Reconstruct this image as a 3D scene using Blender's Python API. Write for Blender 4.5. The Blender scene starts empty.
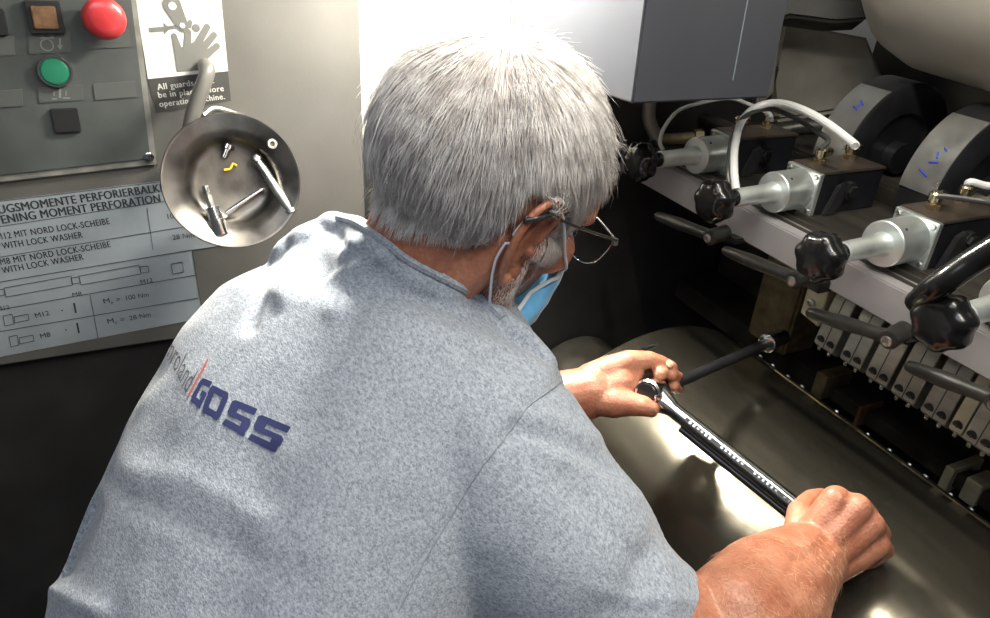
import bpy, bmesh, math, random
from mathutils import Vector, Matrix, noise
from mathutils.bvhtree import BVHTree
R = math.radians
PI = math.pi
V = Vector
random.seed(7)
COL = bpy.context.scene.collection

# ------------------------------------------------------------------ camera
FPX = 745.0
TH, AL, RO = R(26), R(27), R(3.2)
CAM = V((0, 0, 1.75))
cf = V((math.sin(AL)*math.cos(TH), math.cos(AL)*math.cos(TH), -math.sin(TH)))
_r0 = V((math.cos(AL), -math.sin(AL), 0))
_u0 = _r0.cross(cf)
cr = math.cos(RO)*_r0 + math.sin(RO)*_u0
cu = math.cos(RO)*_u0 - math.sin(RO)*_r0
def ray(x, y): return cf + (x-495)/FPX*cr - (y-309)/FPX*cu
def P(x, y, d): return CAM + d*ray(x, y)          # a point d metres in front of the lens plane
def on(x, y, ax, val):                             # the point of the plane axis=val seen there
    q = ray(x, y)
    return CAM + q*((val-CAM[ax])/q[ax])
def proj(p):
    v = p-CAM; d = v.dot(cf)
    return (495+FPX*v.dot(cr)/d, 309-FPX*v.dot(cu)/d, d)
cam_data = bpy.data.cameras.new('camera')
cam = bpy.data.objects.new('camera', cam_data)
COL.objects.link(cam)
m = Matrix((cr, cu, -cf)).transposed().to_4x4()
m.translation = CAM
cam.matrix_world = m
cam_data.sensor_width = 36
cam_data.lens = FPX/990*36
cam_data.clip_start = .02
bpy.context.scene.camera = cam
vs = bpy.context.scene.view_settings
vs.view_transform = 'Standard'; vs.look = 'None'; vs.gamma = 1; vs.exposure = 0
vs.use_curve_mapping = False

# ------------------------------------------------------------------ materials
def mat(name, col, rough=.5, metal=0, noise_amt=0, nscale=30, bump=0, bscale=60, rough_var=0, spec=.5, sss=0, emit=None, estr=0, stretch=None, col2=None, coat=0, trans=0, sheen=0, detail=6):
    m = bpy.data.materials.new(name); m.use_nodes = True
    nt = m.node_tree; b = nt.nodes['Principled BSDF']
    b.inputs['Base Color'].default_value = (*col, 1)
    b.inputs['Roughness'].default_value = rough
    b.inputs['Metallic'].default_value = metal
    b.inputs['Specular IOR Level'].default_value = spec
    b.inputs['Coat Weight'].default_value = coat
    b.inputs['Transmission Weight'].default_value = trans
    if sheen: b.inputs['Sheen Weight'].default_value = sheen; b.inputs['Sheen Roughness'].default_value = .5
    if sss:
        b.inputs['Subsurface Weight'].default_value = sss
        b.inputs['Subsurface Radius'].default_value = (1, .35, .2)
        b.inputs['Subsurface Scale'].default_value = .006
    if emit:
        b.inputs['Emission Color'].default_value = (*emit, 1)
        b.inputs['Emission Strength'].default_value = estr
    tc = nt.nodes.new('ShaderNodeTexCoord'); mp = nt.nodes.new('ShaderNodeMapping')
    nt.links.new(tc.outputs['Object'], mp.inputs['Vector'])
    if stretch: mp.inputs['Scale'].default_value = stretch
    if noise_amt or col2 or rough_var:
        n = nt.nodes.new('ShaderNodeTexNoise'); n.inputs['Scale'].default_value = nscale; n.inputs['Detail'].default_value = detail
        nt.links.new(mp.outputs['Vector'], n.inputs['Vector'])
    if noise_amt or col2:
        rp = nt.nodes.new('ShaderNodeValToRGB')
        c2 = col2 if col2 else tuple(min(1, c*(1+noise_amt)) for c in col)
        c1 = col if col2 else tuple(c*(1-noise_amt) for c in col)
        rp.color_ramp.elements[0].position = .35; rp.color_ramp.elements[0].color = (*c1, 1)
        rp.color_ramp.elements[1].position = .65; rp.color_ramp.elements[1].color = (*c2, 1)
        nt.links.new(n.outputs['Fac'], rp.inputs['Fac'])
        nt.links.new(rp.outputs['Color'], b.inputs['Base Color'])
    if rough_var:
        mr = nt.nodes.new('ShaderNodeMapRange')
        mr.inputs['To Min'].default_value = max(.02, rough-rough_var); mr.inputs['To Max'].default_value = rough+rough_var
        mr.inputs['From Min'].default_value = .3; mr.inputs['From Max'].default_value = .7
        nt.links.new(n.outputs['Fac'], mr.inputs['Value']); nt.links.new(mr.outputs['Result'], b.inputs['Roughness'])
    if bump:
        n2 = nt.nodes.new('ShaderNodeTexNoise'); n2.inputs['Scale'].default_value = bscale; n2.inputs['Detail'].default_value = 4
        bp = nt.nodes.new('ShaderNodeBump'); bp.inputs['Strength'].default_value = bump; bp.inputs['Distance'].default_value = .001
        nt.links.new(mp.outputs['Vector'], n2.inputs['Vector']); nt.links.new(n2.outputs['Fac'], bp.inputs['Height'])
        nt.links.new(bp.outputs['Normal'], b.inputs['Normal'])
    return m

M = {}
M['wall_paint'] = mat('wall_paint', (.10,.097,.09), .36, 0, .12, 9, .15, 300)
M['dark_paint_and_shade'] = mat('dark_paint_and_shade', (.024,.0235,.023), .4, 0, .2, 12, .1, 200, spec=.35)  # dark plate colour; also stands in for shade on the lower walls
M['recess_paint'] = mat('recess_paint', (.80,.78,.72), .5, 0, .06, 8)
M['panel_paint'] = mat('panel_paint', (.062,.068,.066), .38, 0, .2, 14, .1, 300)
M['panel_edge'] = mat('panel_edge', (.22,.22,.2), .4, .3, .2, 40)
M['rubber'] = mat('black_rubber', (.012,.012,.012), .5)
M['red'] = mat('red_plastic', (.42,.03,.035), .33, coat=.2)
M['green'] = mat('green_plastic', (.02,.16,.09), .3, coat=.2)
M['amber'] = mat('amber_plastic', (.14,.08,.045), .3, 0, .25, 120)
M['chrome'] = mat('chrome', (.62,.62,.62), .16, 1, .05, 60, rough_var=.05)
M['steel'] = mat('brushed_steel', (.42,.42,.40), .33, 1, .12, 50, .12, 300, rough_var=.1)
M['zinc'] = mat('zinc_plated', (.66,.70,.69), .36, .85, .10, 40, .1, 300, rough_var=.08)
M['brass'] = mat('brass_nickel', (.62,.52,.34), .25, 1, .15, 80, rough_var=.08)
M['sticker_white'] = mat('sticker_white', (.58,.57,.53), .45, 0, .05, 20)
M['sticker_gray'] = mat('pictogram_gray', (.13,.13,.12), .5)
M['sticker_black'] = mat('sticker_black', (.045,.045,.042), .5, 0, .1, 30)
M['label_silver'] = mat('label_silver', (.33,.37,.40), .42, .25, .07, 18)
M['ink'] = mat('ink', (.03,.033,.035), .5)
M['ink_white'] = mat('ink_white', (.55,.55,.52), .5)
M['symbol'] = mat('symbol_gray', (.2,.2,.19), .5)
M['tag_plate'] = mat('tag_plate', (.075,.08,.077), .45)

# ------------------------------------------------------------------ mesh helpers
XF = None   # optional matrix applied to everything added
def frame(axis, up=V((0,0,1))):
    z = V(axis).normalized()
    x = V(up).cross(z)
    if x.length < 1e-4: x = V((1,0,0)).cross(z)
    if x.length < 1e-4: x = V((0,1,0)).cross(z)
    x.normalize()
    return Matrix((x, z.cross(x), z)).transposed()
class MB:
    def __init__(s): s.v = []; s.f = []
    def add(s, vs, fs):
        o = len(s.v)
        for p in vs:
            p = V(p)
            s.v.append(XF @ p if XF else p)
        s.f += [tuple(i+o for i in f) for f in fs]
        return s
    def box(s, a, b, rot=None, piv=None):
        x0,y0,z0 = a; x1,y1,z1 = b
        vs = [V((x,y,z)) for x in (x0,x1) for y in (y0,y1) for z in (z0,z1)]
        if rot:
            c = piv if piv else sum(vs, V())/8
            vs = [c + rot @ (p-c) for p in vs]
        return s.add(vs, [(0,1,3,2),(4,6,7,5),(0,4,5,1),(2,3,7,6),(0,2,6,4),(1,5,7,3)])
    def lathe(s, prof, o, axis, n=32, up=V((0,0,1)), fn=None, caps=True):
        # prof: list of (t along axis, radius)
        F = frame(axis, up); o = V(o); vs = []; fs = []
        for t, r in prof:
            for i in range(n):
                a = 2*PI*i/n
                rr = r*(fn(a) if fn else 1)
                vs.append(o + F @ V((rr*math.cos(a), rr*math.sin(a), t)))
        k = len(prof)
        for j in range(k-1):
            for i in range(n):
                i2 = (i+1) % n
                fs.append((j*n+i, j*n+i2, (j+1)*n+i2, (j+1)*n+i))
        if caps:
            fs.append(tuple(range(n-1, -1, -1))); fs.append(tuple(range((k-1)*n, k*n)))
        return s.add(vs, fs)
    def cyl(s, p0, p1, r0, r1=None, n=24, bev=0):
        p0 = V(p0); p1 = V(p1); L = (p1-p0).length; r1 = r0 if r1 is None else r1
        pr = [(0,r0),(L,r1)] if not bev else [(0,r0-bev),(bev*.3,r0-bev*.3),(bev,r0),(L-bev,r1),(L-bev*.3,r1-bev*.3),(L,r1-bev)]
        return s.lathe(pr, p0, p1-p0, n)
    def tube(s, pts, r, n=8, closed=False):
        pts = [V(p) for p in pts]; N = len(pts)
        rs = r if isinstance(r, (list, tuple)) else [r]*N
        vs = []; fs = []; up = V((.13,.21,.97))
        for k in range(N):
            a = pts[k-1] if (k or closed) else pts[0]; b = pts[(k+1) % N] if (k < N-1 or closed) else pts[-1]
            d = (b-a).normalized()
            x = up - d*up.dot(d)
            if x.length < 1e-5: x = V((1,0,0)) - d*d.x
            x.normalize(); up = x; y = d.cross(x)
            for i in range(n):
                t = 2*PI*i/n; vs.append(pts[k] + rs[k]*(math.cos(t)*x + math.sin(t)*y))
        for k in range(N if closed else N-1):
            k2 = (k+1) % N
            for i in range(n):
                i2 = (i+1) % n; fs.append((k*n+i, k*n+i2, k2*n+i2, k2*n+i))
        if not closed:
            fs.append(tuple(range(n-1,-1,-1))); fs.append(tuple(range((N-1)*n, N*n)))
        return s.add(vs, fs)
    def prism(s, pts, ext):                       # 3-D polygon swept by vector ext
        n = len(pts); pts = [V(p) for p in pts]
        vs = pts + [p+V(ext) for p in pts]
        fs = [tuple(range(n-1,-1,-1)), tuple(range(n, 2*n))]
        fs += [(i, (i+1) % n, n+(i+1) % n, n+i) for i in range(n)]
        return s.add(vs, fs)
    def poly(s, pts): return s.add(pts, [tuple(range(len(pts)))])
    def loft(s, rings, caps=True, closed=True):
        n = len(rings[0]); vs = [p for r in rings for p in r]; fs = []
        for j in range(len(rings)-1):
            for i in range(n if closed else n-1):
                i2 = (i+1) % n; fs.append((j*n+i, j*n+i2, (j+1)*n+i2, (j+1)*n+i))
        if caps: fs.append(tuple(range(n-1,-1,-1))); fs.append(tuple(range((len(rings)-1)*n, len(rings)*n)))
        return s.add(vs, fs)
    def ball(s, c, r, rot=None, n=16):
        r = V((r,r,r)) if isinstance(r, (int,float)) else V(r)
        vs = []; fs = []; c = V(c); m_ = n//2
        for j in range(1, m_):
            a = PI*j/m_
            for i in range(n):
                b = 2*PI*i/n; p = V((r.x*math.sin(a)*math.cos(b), r.y*math.sin(a)*math.sin(b), r.z*math.cos(a)))
                vs.append(c + (rot @ p if rot else p))
        for q in (V((0,0,r.z)), V((0,0,-r.z))): vs.append(c + (rot @ q if rot else q))
        for j in range(m_-2):
            for i in range(n):
                i2 = (i+1) % n; fs.append((j*n+i, (j+1)*n+i, (j+1)*n+i2, j*n+i2))
        T = (m_-1)*n
        for i in range(n):
            i2 = (i+1) % n; fs.append((T, i, i2)); fs.append((T+1, (m_-2)*n+i2, (m_-2)*n+i))
        return s.add(vs, fs)
    def build(s, name, mt, parent=None, smooth=True, bevel=0, angle=35, seg=2):
        me = bpy.data.meshes.new(name)
        org = ORG.get(parent.name, V()) if parent else V()
        me.from_pydata([tuple(p-org) for p in s.v], [], s.f)
        me.materials.append(mt); me.validate()
        bm = bmesh.new(); bm.from_mesh(me); bmesh.ops.recalc_face_normals(bm, faces=bm.faces)
        if bevel:
            es = [e for e in bm.edges if len(e.link_faces) == 2 and e.calc_face_angle(0) > R(50)]
            try: bmesh.ops.bevel(bm, geom=es, offset=bevel, segments=seg, affect='EDGES', clamp_overlap=True)
            except Exception: pass
        bm.to_mesh(me); bm.free()
        if smooth:
            me.shade_smooth() if hasattr(me, 'shade_smooth') else None
            me.set_sharp_from_angle(angle=R(angle))
        o = bpy.data.objects.new(name, me); COL.objects.link(o)
        if parent: o.parent = parent; ORG[o.name] = org
        else: ORG[o.name] = V()
        return o
ORG = {}
def tag(o, label=None, cat=None, group=None, kind=None):
    if label: o['label'] = label
    if cat: o['category'] = cat
    if group: o['group'] = group
    if kind: o['kind'] = kind
    return o
def empty(name, loc, label=None, cat=None, group=None):
    o = bpy.data.objects.new(name, None); COL.objects.link(o); o.location = loc
    o.empty_display_size = .02; ORG[o.name] = V(loc)
    return tag(o, label, cat, group)
def copy_tree(o, parent=None):
    c = o.copy(); COL.objects.link(c); c.parent = parent
    for ch in list(o.children): copy_tree(ch, c)
    return c
def bez(pts, n=10):                               # smooth curve through points (Catmull-Rom)
    pts = [V(p) for p in pts]; out = []
    ext = [2*pts[0]-pts[1]] + pts + [2*pts[-1]-pts[-2]]
    for k in range(1, len(ext)-2):
        a,b,c,d = ext[k-1:k+3]
        for i in range(n):
            t = i/n; out.append(.5*((2*b)+(c-a)*t+(2*a-5*b+4*c-d)*t*t+(3*b-a-3*c+d)*t**3))
    out.append(pts[-1]); return out
def text_mesh(txt, bold=0.0, space=1.0):          # flat glyph outlines as triangles, unit height
    cu_ = bpy.data.curves.new('t', 'FONT'); cu_.body = txt; cu_.size = 1; cu_.offset = bold; cu_.space_character = space; cu_.resolution_u = 3
    ob = bpy.data.objects.new('t', cu_); COL.objects.link(ob)
    bpy.context.view_layer.update()
    me = bpy.data.meshes.new_from_object(ob.evaluated_get(bpy.context.evaluated_depsgraph_get()))
    vs = [v.co.copy() for v in me.vertices]; fs = [tuple(p.vertices) for p in me.polygons]
    bpy.data.objects.remove(ob); bpy.data.curves.remove(cu_); bpy.data.meshes.remove(me)
    return vs, fs
# ------------------------------------------------------------------ setting: side frame wall
YW = .979
def W(x, y, off=0): return on(x, y, 1, YW-off)
def wall_text(mb, txt, a, b, h, off=.0022, bold=0.0, align='fit', space=1.0):
    # baseline from pixel a to pixel b on the wall, letter height h metres
    p0 = W(*a, off); p1 = W(*b, off)
    ex = (p1-p0); L = ex.length; ex.normalize()
    ez = V((0,-1,0)).cross(ex)
    if ez.z < 0: ez = -ez
    vs, fs = text_mesh(txt, 0, space)
    x0 = min(v.x for v in vs); x1 = max(v.x for v in vs)
    sx = L/(x1-x0); sy = h/.72
    for k in ((0,) if not bold else (-1, 0, 1)):
        mb.add([p0 + ex*((v.x-x0)*sx + k*bold*h) + ez*(v.y*sy) + V((0,-.00004*k,0)) for v in vs], fs)
def wquad(mb, pts, off, th=.0012):
    mb.prism([W(x, y, off) for x, y in pts], (0, th, 0))
def wline(mb, a, b, w, off):
    p0 = W(*a, off); p1 = W(*b, off); d = (p1-p0).normalized(); n = V((0,-1,0)).cross(d)*(w/2)
    mb.prism([p0-n, p1-n, p1+n, p0+n], (0, .0003, 0))
def wdisc(mb, c, r, off, n=24, th=.0003, rin=0):
    p = W(*c, off)
    o = [p + V((r*math.cos(2*PI*i/n), 0, r*math.sin(2*PI*i/n))) for i in range(n)]
    if not rin: mb.prism(o, (0, th, 0))
    else:
        q = [p + V((rin*math.cos(2*PI*i/n), 0, rin*math.sin(2*PI*i/n))) for i in range(n)]
        mb.add(o+q, [(i, (i+1) % n, n+(i+1) % n, n+i) for i in range(n)])

XE = W(362, 100).x
ZS = W(0, 366).z
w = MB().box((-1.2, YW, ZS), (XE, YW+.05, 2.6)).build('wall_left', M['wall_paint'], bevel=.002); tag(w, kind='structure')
w = MB().box((-1.2, YW+.012, 0), (XE-.004, YW+.05, ZS)).build('wall_base', M['dark_paint_and_shade']); tag(w, kind='structure')  # darker colour stands in for the lamp's falloff below the label
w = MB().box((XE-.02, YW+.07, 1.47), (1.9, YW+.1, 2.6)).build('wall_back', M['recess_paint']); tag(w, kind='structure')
w = MB().box((XE-.004, YW+.055, 0), (1.9, YW+.1, 1.47)).build('wall_lower', M['dark_paint_and_shade']); tag(w, kind='structure')  # lower recess coloured dark to keep its bright reflection off the cylinder
w = MB().box((-2.2, -2.2, -.05), (2.6, 1.2, 0)).build('floor', mat('floor_concrete', (.16,.15,.14), .6, 0, .2, 6)); tag(w, kind='structure')

# control panel
c = W(75, 80)
cp = empty('control_console', (c.x, YW, c.z), 'dark grey control panel plate with red, green and amber buttons on the machine wall', 'console')
m_ = MB(); wquad(m_, [(-160,-75),(127,-75),(157,165),(-160,201)], .004, .004)
m_.build('edge_frame', M['panel_edge'], cp, bevel=.0012)
m_ = MB(); wquad(m_, [(-160,-75),(122,-75),(150.5,159),(-160,194)], .0055, .003)
m_.build('face_plate', M['panel_paint'], cp, bevel=.0008)
def panel_screw(x, y, par):
    o = W(x, y, .0055)
    s_ = MB().lathe([(0,.0055),(.0012,.0055),(.0022,.004)], o, (0,-1,0), 20).build('screw', M['chrome'], par)
    MB().box((o.x-.003, o.y-.0026, o.z-.0006), (o.x+.003, o.y-.0021, o.z+.0006)).box((o.x-.0006, o.y-.0026, o.z-.003), (o.x+.0006, o.y-.0021, o.z+.003)).build('cross_slot', M['ink'], s_)
panel_screw(149, 157, cp)
# label tags under the buttons
for q in [((28,33),(70,31),(71,52),(29,54)), ((86,31),(129,29),(131,47),(88,49)), ((38,88),(82,85),(83,100),(39,103)), ((93,84),(135,81),(137,97),(95,100)), ((-20,38),(14,36),(15,55),(-20,57)), ((-10,92),(22,89),(23,106),(-10,108))]:
    m_ = MB(); wquad(m_, q, .0064, .001); m_.build('label_tag', M['tag_plate'], cp)
m_ = MB()
wdisc(m_, (47,45), .0065, .0068, 20, rin=.0053); wline(m_, (41,35),(46,40),.001,.0068); wline(m_, (54,35),(48,40),.001,.0068); wline(m_,(40,38),(54,38),.001,.0068)
wline(m_, (60,38),(60,47),.0014,.0068); m_.poly([W(57,45,.0068),W(63,45,.0068),W(60,50,.0068)])
m_.build('symbol', M['symbol'], cp)
m_ = MB()
wline(m_, (60,88),(60,98),.0022,.0068); wline(m_, (52,99),(57,99),.0014,.0068); wline(m_, (63,98),(70,98),.0014,.0068); wline(m_, (54,91),(54,96),.001,.0068); wline(m_, (66,91),(66,96),.001,.0068)
m_.build('symbol', M['symbol'], cp)
# emergency stop
e = W(104, 17, .0055)
MB().lathe([(0,.014),(.008,.014),(.008,.011),(.014,.011)], e, (0,-1,0), 28).build('button_collar', M['rubber'], cp)
pr = [(.010,.011),(.010,.019),(.012,.0214),(.016,.022),(.020,.0210),(.0235,.017),(.0252,.011),(.026,.004),(.0262,.0003)]
MB().lathe(pr, e, (0,-1,0), 40).build('stop_button', M['red'], cp)
e = W(55, 71, .0055)
b_ = MB().lathe([(0,.0175),(.003,.0175),(.0052,.0165),(.0052,.0145),(.003,.0142)], e, (0,-1,0), 36, caps=False).build('button_bezel', M['chrome'], cp)
MB().lathe([(0,.0143),(.004,.0143),(.0056,.0128),(.006,.008),(.0061,.0002)], e, (0,-1,0), 36).build('start_button', M['green'], cp)
e = W(45, 17, .0055)
MB().box((e.x-.0165,e.y-.006,e.z-.0165),(e.x+.0165,e.y,e.z+.0165)).build('lamp_bezel', M['rubber'], cp, bevel=.001)
MB().box((e.x-.0115,e.y-.0085,e.z-.0115),(e.x+.0115,e.y-.005,e.z+.0115)).build('amber_lamp', M['amber'], cp, bevel=.001)
e = W(66, 120, .0055)
MB().box((e.x-.0135,e.y-.004,e.z-.0135),(e.x+.0135,e.y,e.z+.0135)).build('blank_plug', M['rubber'], cp, bevel=.001)
e = W(-8, 22, .0055)
MB().box((e.x-.013,e.y-.006,e.z-.013),(e.x+.013,e.y,e.z+.013)).build('blank_plug', M['rubber'], cp, bevel=.001)

# warning sticker
c = W(185, 50)
ws = empty('warning_sticker', (c.x, YW, c.z), 'white warning sticker with crushed-hand pictogram above black lettered strip', 'sticker')
m_ = MB(); wquad(m_, [(132,-22),(218,-34),(228,71),(148,79)], .0006, .0006); m_.build('picture_field', M['sticker_white'], ws, smooth=False)
m_ = MB(); wquad(m_, [(148,79),(228,71),(231,101),(156,113)], .0007, .0007); m_.build('text_field', M['sticker_black'], ws, smooth=False)
m_ = MB()
_n = [0]
def capsule2(a, b, ra, rb, off=.0011):
    _n[0] += 1; off += .00007*_n[0]
    p0 = W(*a, off); p1 = W(*b, off); d = (p1-p0).normalized(); n = V((0,-1,0)).cross(d); pts = []
    for k in range(9): t = PI/2+PI*k/8; pts.append(p0 + ra*(d*math.cos(t)+n*math.sin(t)))
    for k in range(9): t = -PI/2+PI*k/8; pts.append(p1 + rb*(d*math.cos(t)+n*math.sin(t)))
    m_.prism(pts, (0,.0002,0))
S = .0012
# hand: palm, thumb, three whole fingers and a cut-off one
m_.prism([W(x,y,.0011) for x,y in [(172,40),(177,72),(200,70),(205,62),(203,46),(197,40),(188,45),(180,48)]], (0,.0002,0))
capsule2((174,36),(180,54), .0032,.0045); capsule2((188,32),(187,50), .0035,.0045)
capsule2((207,27),(194,50), .0037,.0045); capsule2((214,35),(198,54), .0036,.0045); capsule2((217,46),(198,62), .0036,.005)
capsule2((190,22),(189,26), .0025,.0025)
wdisc(m_, (196,28), .0045, .0011)
# arrow
wline(m_, (149,30),(164,29), .0048, .0011); m_.poly([W(163,22,.0011),W(170,28.5,.0011),W(164,35,.0011)]); wline(m_, (168,28),(176,27), .0042,.0011)
m_.build('hand_pictogram', M['sticker_gray'], ws, smooth=False)
m_ = MB(); capsule2((172,4),(183,26), .0095,.0062, .0013); m_.build('link_pictogram', M['sticker_gray'], ws, smooth=False)
m_ = MB(); wdisc(m_, (172.5,6), .0042, .0024); wdisc(m_, (182.5,25.5), .0029, .0024); m_.build('pivot_hole', M['sticker_white'], ws, smooth=False)
m_ = MB()
m_ = MB(); wall_text(m_, 'All guards must', (158,90),(214,83), .0072, .0011, .03, space=1.1); m_.build('text_line', M['ink_white'], ws, smooth=False)
m_ = MB(); wall_text(m_, 'be in place before', (159,98),(224,91), .0072, .0011, .03, space=1.1); m_.build('text_line', M['ink_white'], ws, smooth=False)
m_ = MB(); wall_text(m_, 'operating machine.', (160,107),(225,99), .0072, .0011, .03, space=1.1); m_.build('text_line', M['ink_white'], ws, smooth=False)

# torque table label
c = W(80, 260)
tl = empty('torque_label', (c.x, YW, c.z), 'silver tightening-moment table label with screw drawings below the control panel', 'label')
m_ = MB(); wquad(m_, [(-120,216),(165,180.5),(232,172),(238,243),(192,250),(-120,302)], .0007, .0007); m_.build('upper_plate', M['label_silver'], tl, smooth=False)
m_ = MB(); wquad(m_, [(-120,302),(192,250),(203,318),(-120,380)], .0006, .0006); m_.build('lower_plate', M['label_silver'], tl, smooth=False)
def tline(*a_, **k_):
    m__ = MB(); wall_text(m__, *a_, **k_); m__.build('text_line', M['ink'], tl, smooth=False)
tline('ANZUGSMOMENTE PERFORIERBALKEN', (-27,217.5),(173,190), .0105, .0011, .035, space=1.05)
tline('TIGHTENING MOMENT PERFORATION BAR', (-33,228.5),(183,199), .0105, .0011, .035, space=1.05)
tline('M12 MIT NORD LOCK-SCHEIBE', (-2,240),(110,224), .0082, .0011, .018, space=1.1)
tline('WITH LOCK WASHER', (3,249),(83,237.5), .0082, .0011, .018, space=1.1)
tline('M8 MIT NORD LOCK-SCHEIBE', (1,265),(111,247), .0082, .0011, .018, space=1.1)
tline('WITH LOCK WASHER', (3,273.5),(84,259.5), .0082, .0011, .018, space=1.1)
tline('105 Nm', (168,219),(192,215.5), .0068, .0011)
tline('28 Nm', (173,240),(194,237), .0068, .0011)
tline('M12', (-2,311),(10,309), .006, .0011); tline('M8', (73,297),(82,295.5), .006, .0011); tline('M12', (141,284),(153,282), .006, .0011)
tline('M12', (36,318),(50,315), .0068, .0011); tline('M8', (41,338.5),(51,336.5), .0068, .0011)
tline('M', (104,303.5),(110,302.5), .0068, .0011); tline('A', (111,304),(113.5,303.6), .0035, .0011); tline('=  100 Nm', (117,302),(149,296.5), .0068, .0011)
tline('M', (108,323.5),(114,322.5), .0068, .0011); tline('A', (115,324),(117.5,323.6), .0035, .0011); tline('=  28 Nm', (121,322),(151,316.5), .0068, .0011)
m_ = MB(); g = .0006
L_ = lambda a, b, w_=.0006: wline(m_, a, b, w_, .0011)
L_((-120,245),(238,190)); L_((-120,277),(238,218)); L_((147,208),(153,250)); L_((-120,302),(192,250)); L_((-120,331),(196,275)); L_((-120,352),(198,298)); L_((90,295),(98,338)); L_((192,250),(203,318)); L_((-120,216),(232,173))
for q in [[(4,288),(71,276),(73,285),(6,297)], [(79,276),(139,265),(141,274),(81,285)], [(71,278),(79,277),(80,283),(72,284)], [(140,267),(148,266),(149,272),(141,273)], [(-2,290),(4,289),(5,295),(-1,296)], [(171,264),(182,262),(184,272),(173,274)],
          [(3,316),(12,314),(14,324),(5,326)], [(14,317),(28,314),(29,320),(15,323)], [(9,337),(17,335),(19,345),(11,347)], [(19,338),(33,335),(34,341),(20,344)]]:
    for k in range(4): L_(q[k], q[(k+1) % 4], .0005)
L_((74,303),(76,313),.0018); L_((77,323),(79,333),.0018); wdisc(m_, (62,310.5), .0009, .0011, 8); wdisc(m_, (66,330), .0009, .0011, 8)
m_.build('table_drawing', M['ink'], tl, smooth=False)
# ------------------------------------------------------------------ machine
TILT = .052
PIV = V((.6,.6,1.5))
TM = Matrix.Translation(PIV) @ Matrix.Rotation(TILT, 4, 'X') @ Matrix.Translation(-PIV)
TI = TM.inverted()
def mon(x, y, ax, val):                           # seen point on a plane of the tilted machine frame, in its coordinates
    a = TI @ CAM; q = TI.to_3x3() @ ray(x, y)
    return a + q*((val-a[ax])/q[ax])
M['rail'] = mat('rail_gray', (.33,.315,.325), .38, .3, .06, 20, .1, 300)
M['rail_top'] = mat('rail_worn_steel', (.11,.10,.085), .4, .8, .3, 25, .2, 200, stretch=(1,.1,1))
M['black_plastic'] = mat('black_phenolic', (.005,.005,.005), .22, 0, coat=0, spec=.4)
M['black_oxide'] = mat('black_oxide', (.018,.018,.02), .33, .2, .2, 40, .1, 200)
M['block'] = mat('block_black', (.008,.009,.012), .4, .0, .3, 30, .15, 200)
M['block_top'] = mat('block_top_brown', (.10,.08,.065), .35, .6, .2, 30)
M['cable'] = mat('cable_gray', (.55,.56,.56), .4)
M['cable_dark'] = mat('cable_dark', (.03,.03,.03), .4)
M['clamp'] = mat('clamp_steel', (.43,.425,.37), .36, .7, .25, 50, .2, 200, rough_var=.1, stretch=(1,.25,1))
M['clamp_pale'] = mat('clamp_pale', (.62,.58,.42), .4, .6, .15, 50)
M['cast'] = mat('cast_gray', (.17,.16,.135), .55, .2, .25, 12, .3, 90)
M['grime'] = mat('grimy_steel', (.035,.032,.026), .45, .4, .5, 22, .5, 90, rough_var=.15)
M['rust'] = mat('rusty_brown', (.16,.08,.045), .5, .3, .35, 60)
M['tank'] = mat('tank_gray', (.58,.56,.50), .45, .25, .08, 9, .15, 120, rough_var=.06)
M['box_gray'] = mat('box_bluegray', (.052,.056,.068), .38, .1, .05, 10)
M['roll_band'] = mat('roll_band', (.30,.30,.29), .35, .8, .1, 30, rough_var=.08)
M['marker'] = mat('blue_marker', (.02,.05,.45), .5)
M['roll_dark'] = mat('roll_dark', (.012,.012,.014), .38, .1, .3, 20, .1, 90)

XF = TM
# dark side plate at the far end of the cylinders
w = MB().box((.50, .905, -.012), (1.11, .935, 1.585)).build('side_plate', M['dark_paint_and_shade'], bevel=.003)
tag(w, 'large dark side plate closing off the far end of the cylinders', 'machine plate')
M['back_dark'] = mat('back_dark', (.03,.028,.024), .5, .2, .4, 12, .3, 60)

# main cylinder
CX, CZ, CR = .627, 1.063, .22
CM = bpy.data.materials.new('cylinder_steel'); CM.use_nodes = True
nt = CM.node_tree; b = nt.nodes['Principled BSDF']
b.inputs['Metallic'].default_value = .85; b.inputs['Anisotropic'].default_value = .0
tc = nt.nodes.new('ShaderNodeTexCoord'); mp = nt.nodes.new('ShaderNodeMapping'); mp.inputs['Scale'].default_value = (1,.12,1)
n1 = nt.nodes.new('ShaderNodeTexNoise'); n1.inputs['Scale'].default_value = 14; n1.inputs['Detail'].default_value = 8
n2 = nt.nodes.new('ShaderNodeTexNoise'); n2.inputs['Scale'].default_value = 220; n2.inputs['Detail'].default_value = 3
mp2 = nt.nodes.new('ShaderNodeMapping'); mp2.inputs['Scale'].default_value = (.35,1,.35)
nt.links.new(tc.outputs['Object'], mp.inputs[0]); nt.links.new(mp.outputs[0], n1.inputs['Vector'])
nt.links.new(tc.outputs['Object'], mp2.inputs[0]); nt.links.new(mp2.outputs[0], n2.inputs['Vector'])
rp = nt.nodes.new('ShaderNodeValToRGB'); rp.color_ramp.elements[0].color = (.085,.078,.062,1); rp.color_ramp.elements[1].color = (.155,.142,.112,1)
rp.color_ramp.elements[0].position = .3; rp.color_ramp.elements[1].position = .7
nt.links.new(n1.outputs['Fac'], rp.inputs[0]); nt.links.new(rp.outputs[0], b.inputs['Base Color'])
mr = nt.nodes.new('ShaderNodeMapRange'); mr.inputs['To Min'].default_value = .15; mr.inputs['To Max'].default_value = .24
nt.links.new(n2.outputs['Fac'], mr.inputs['Value']); nt.links.new(mr.outputs[0], b.inputs['Roughness'])
pc = empty('press_cylinder', TM @ V((CX,.45,CZ)), 'large dark steel press cylinder with a bright streak, under the wrench', 'cylinder')
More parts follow.
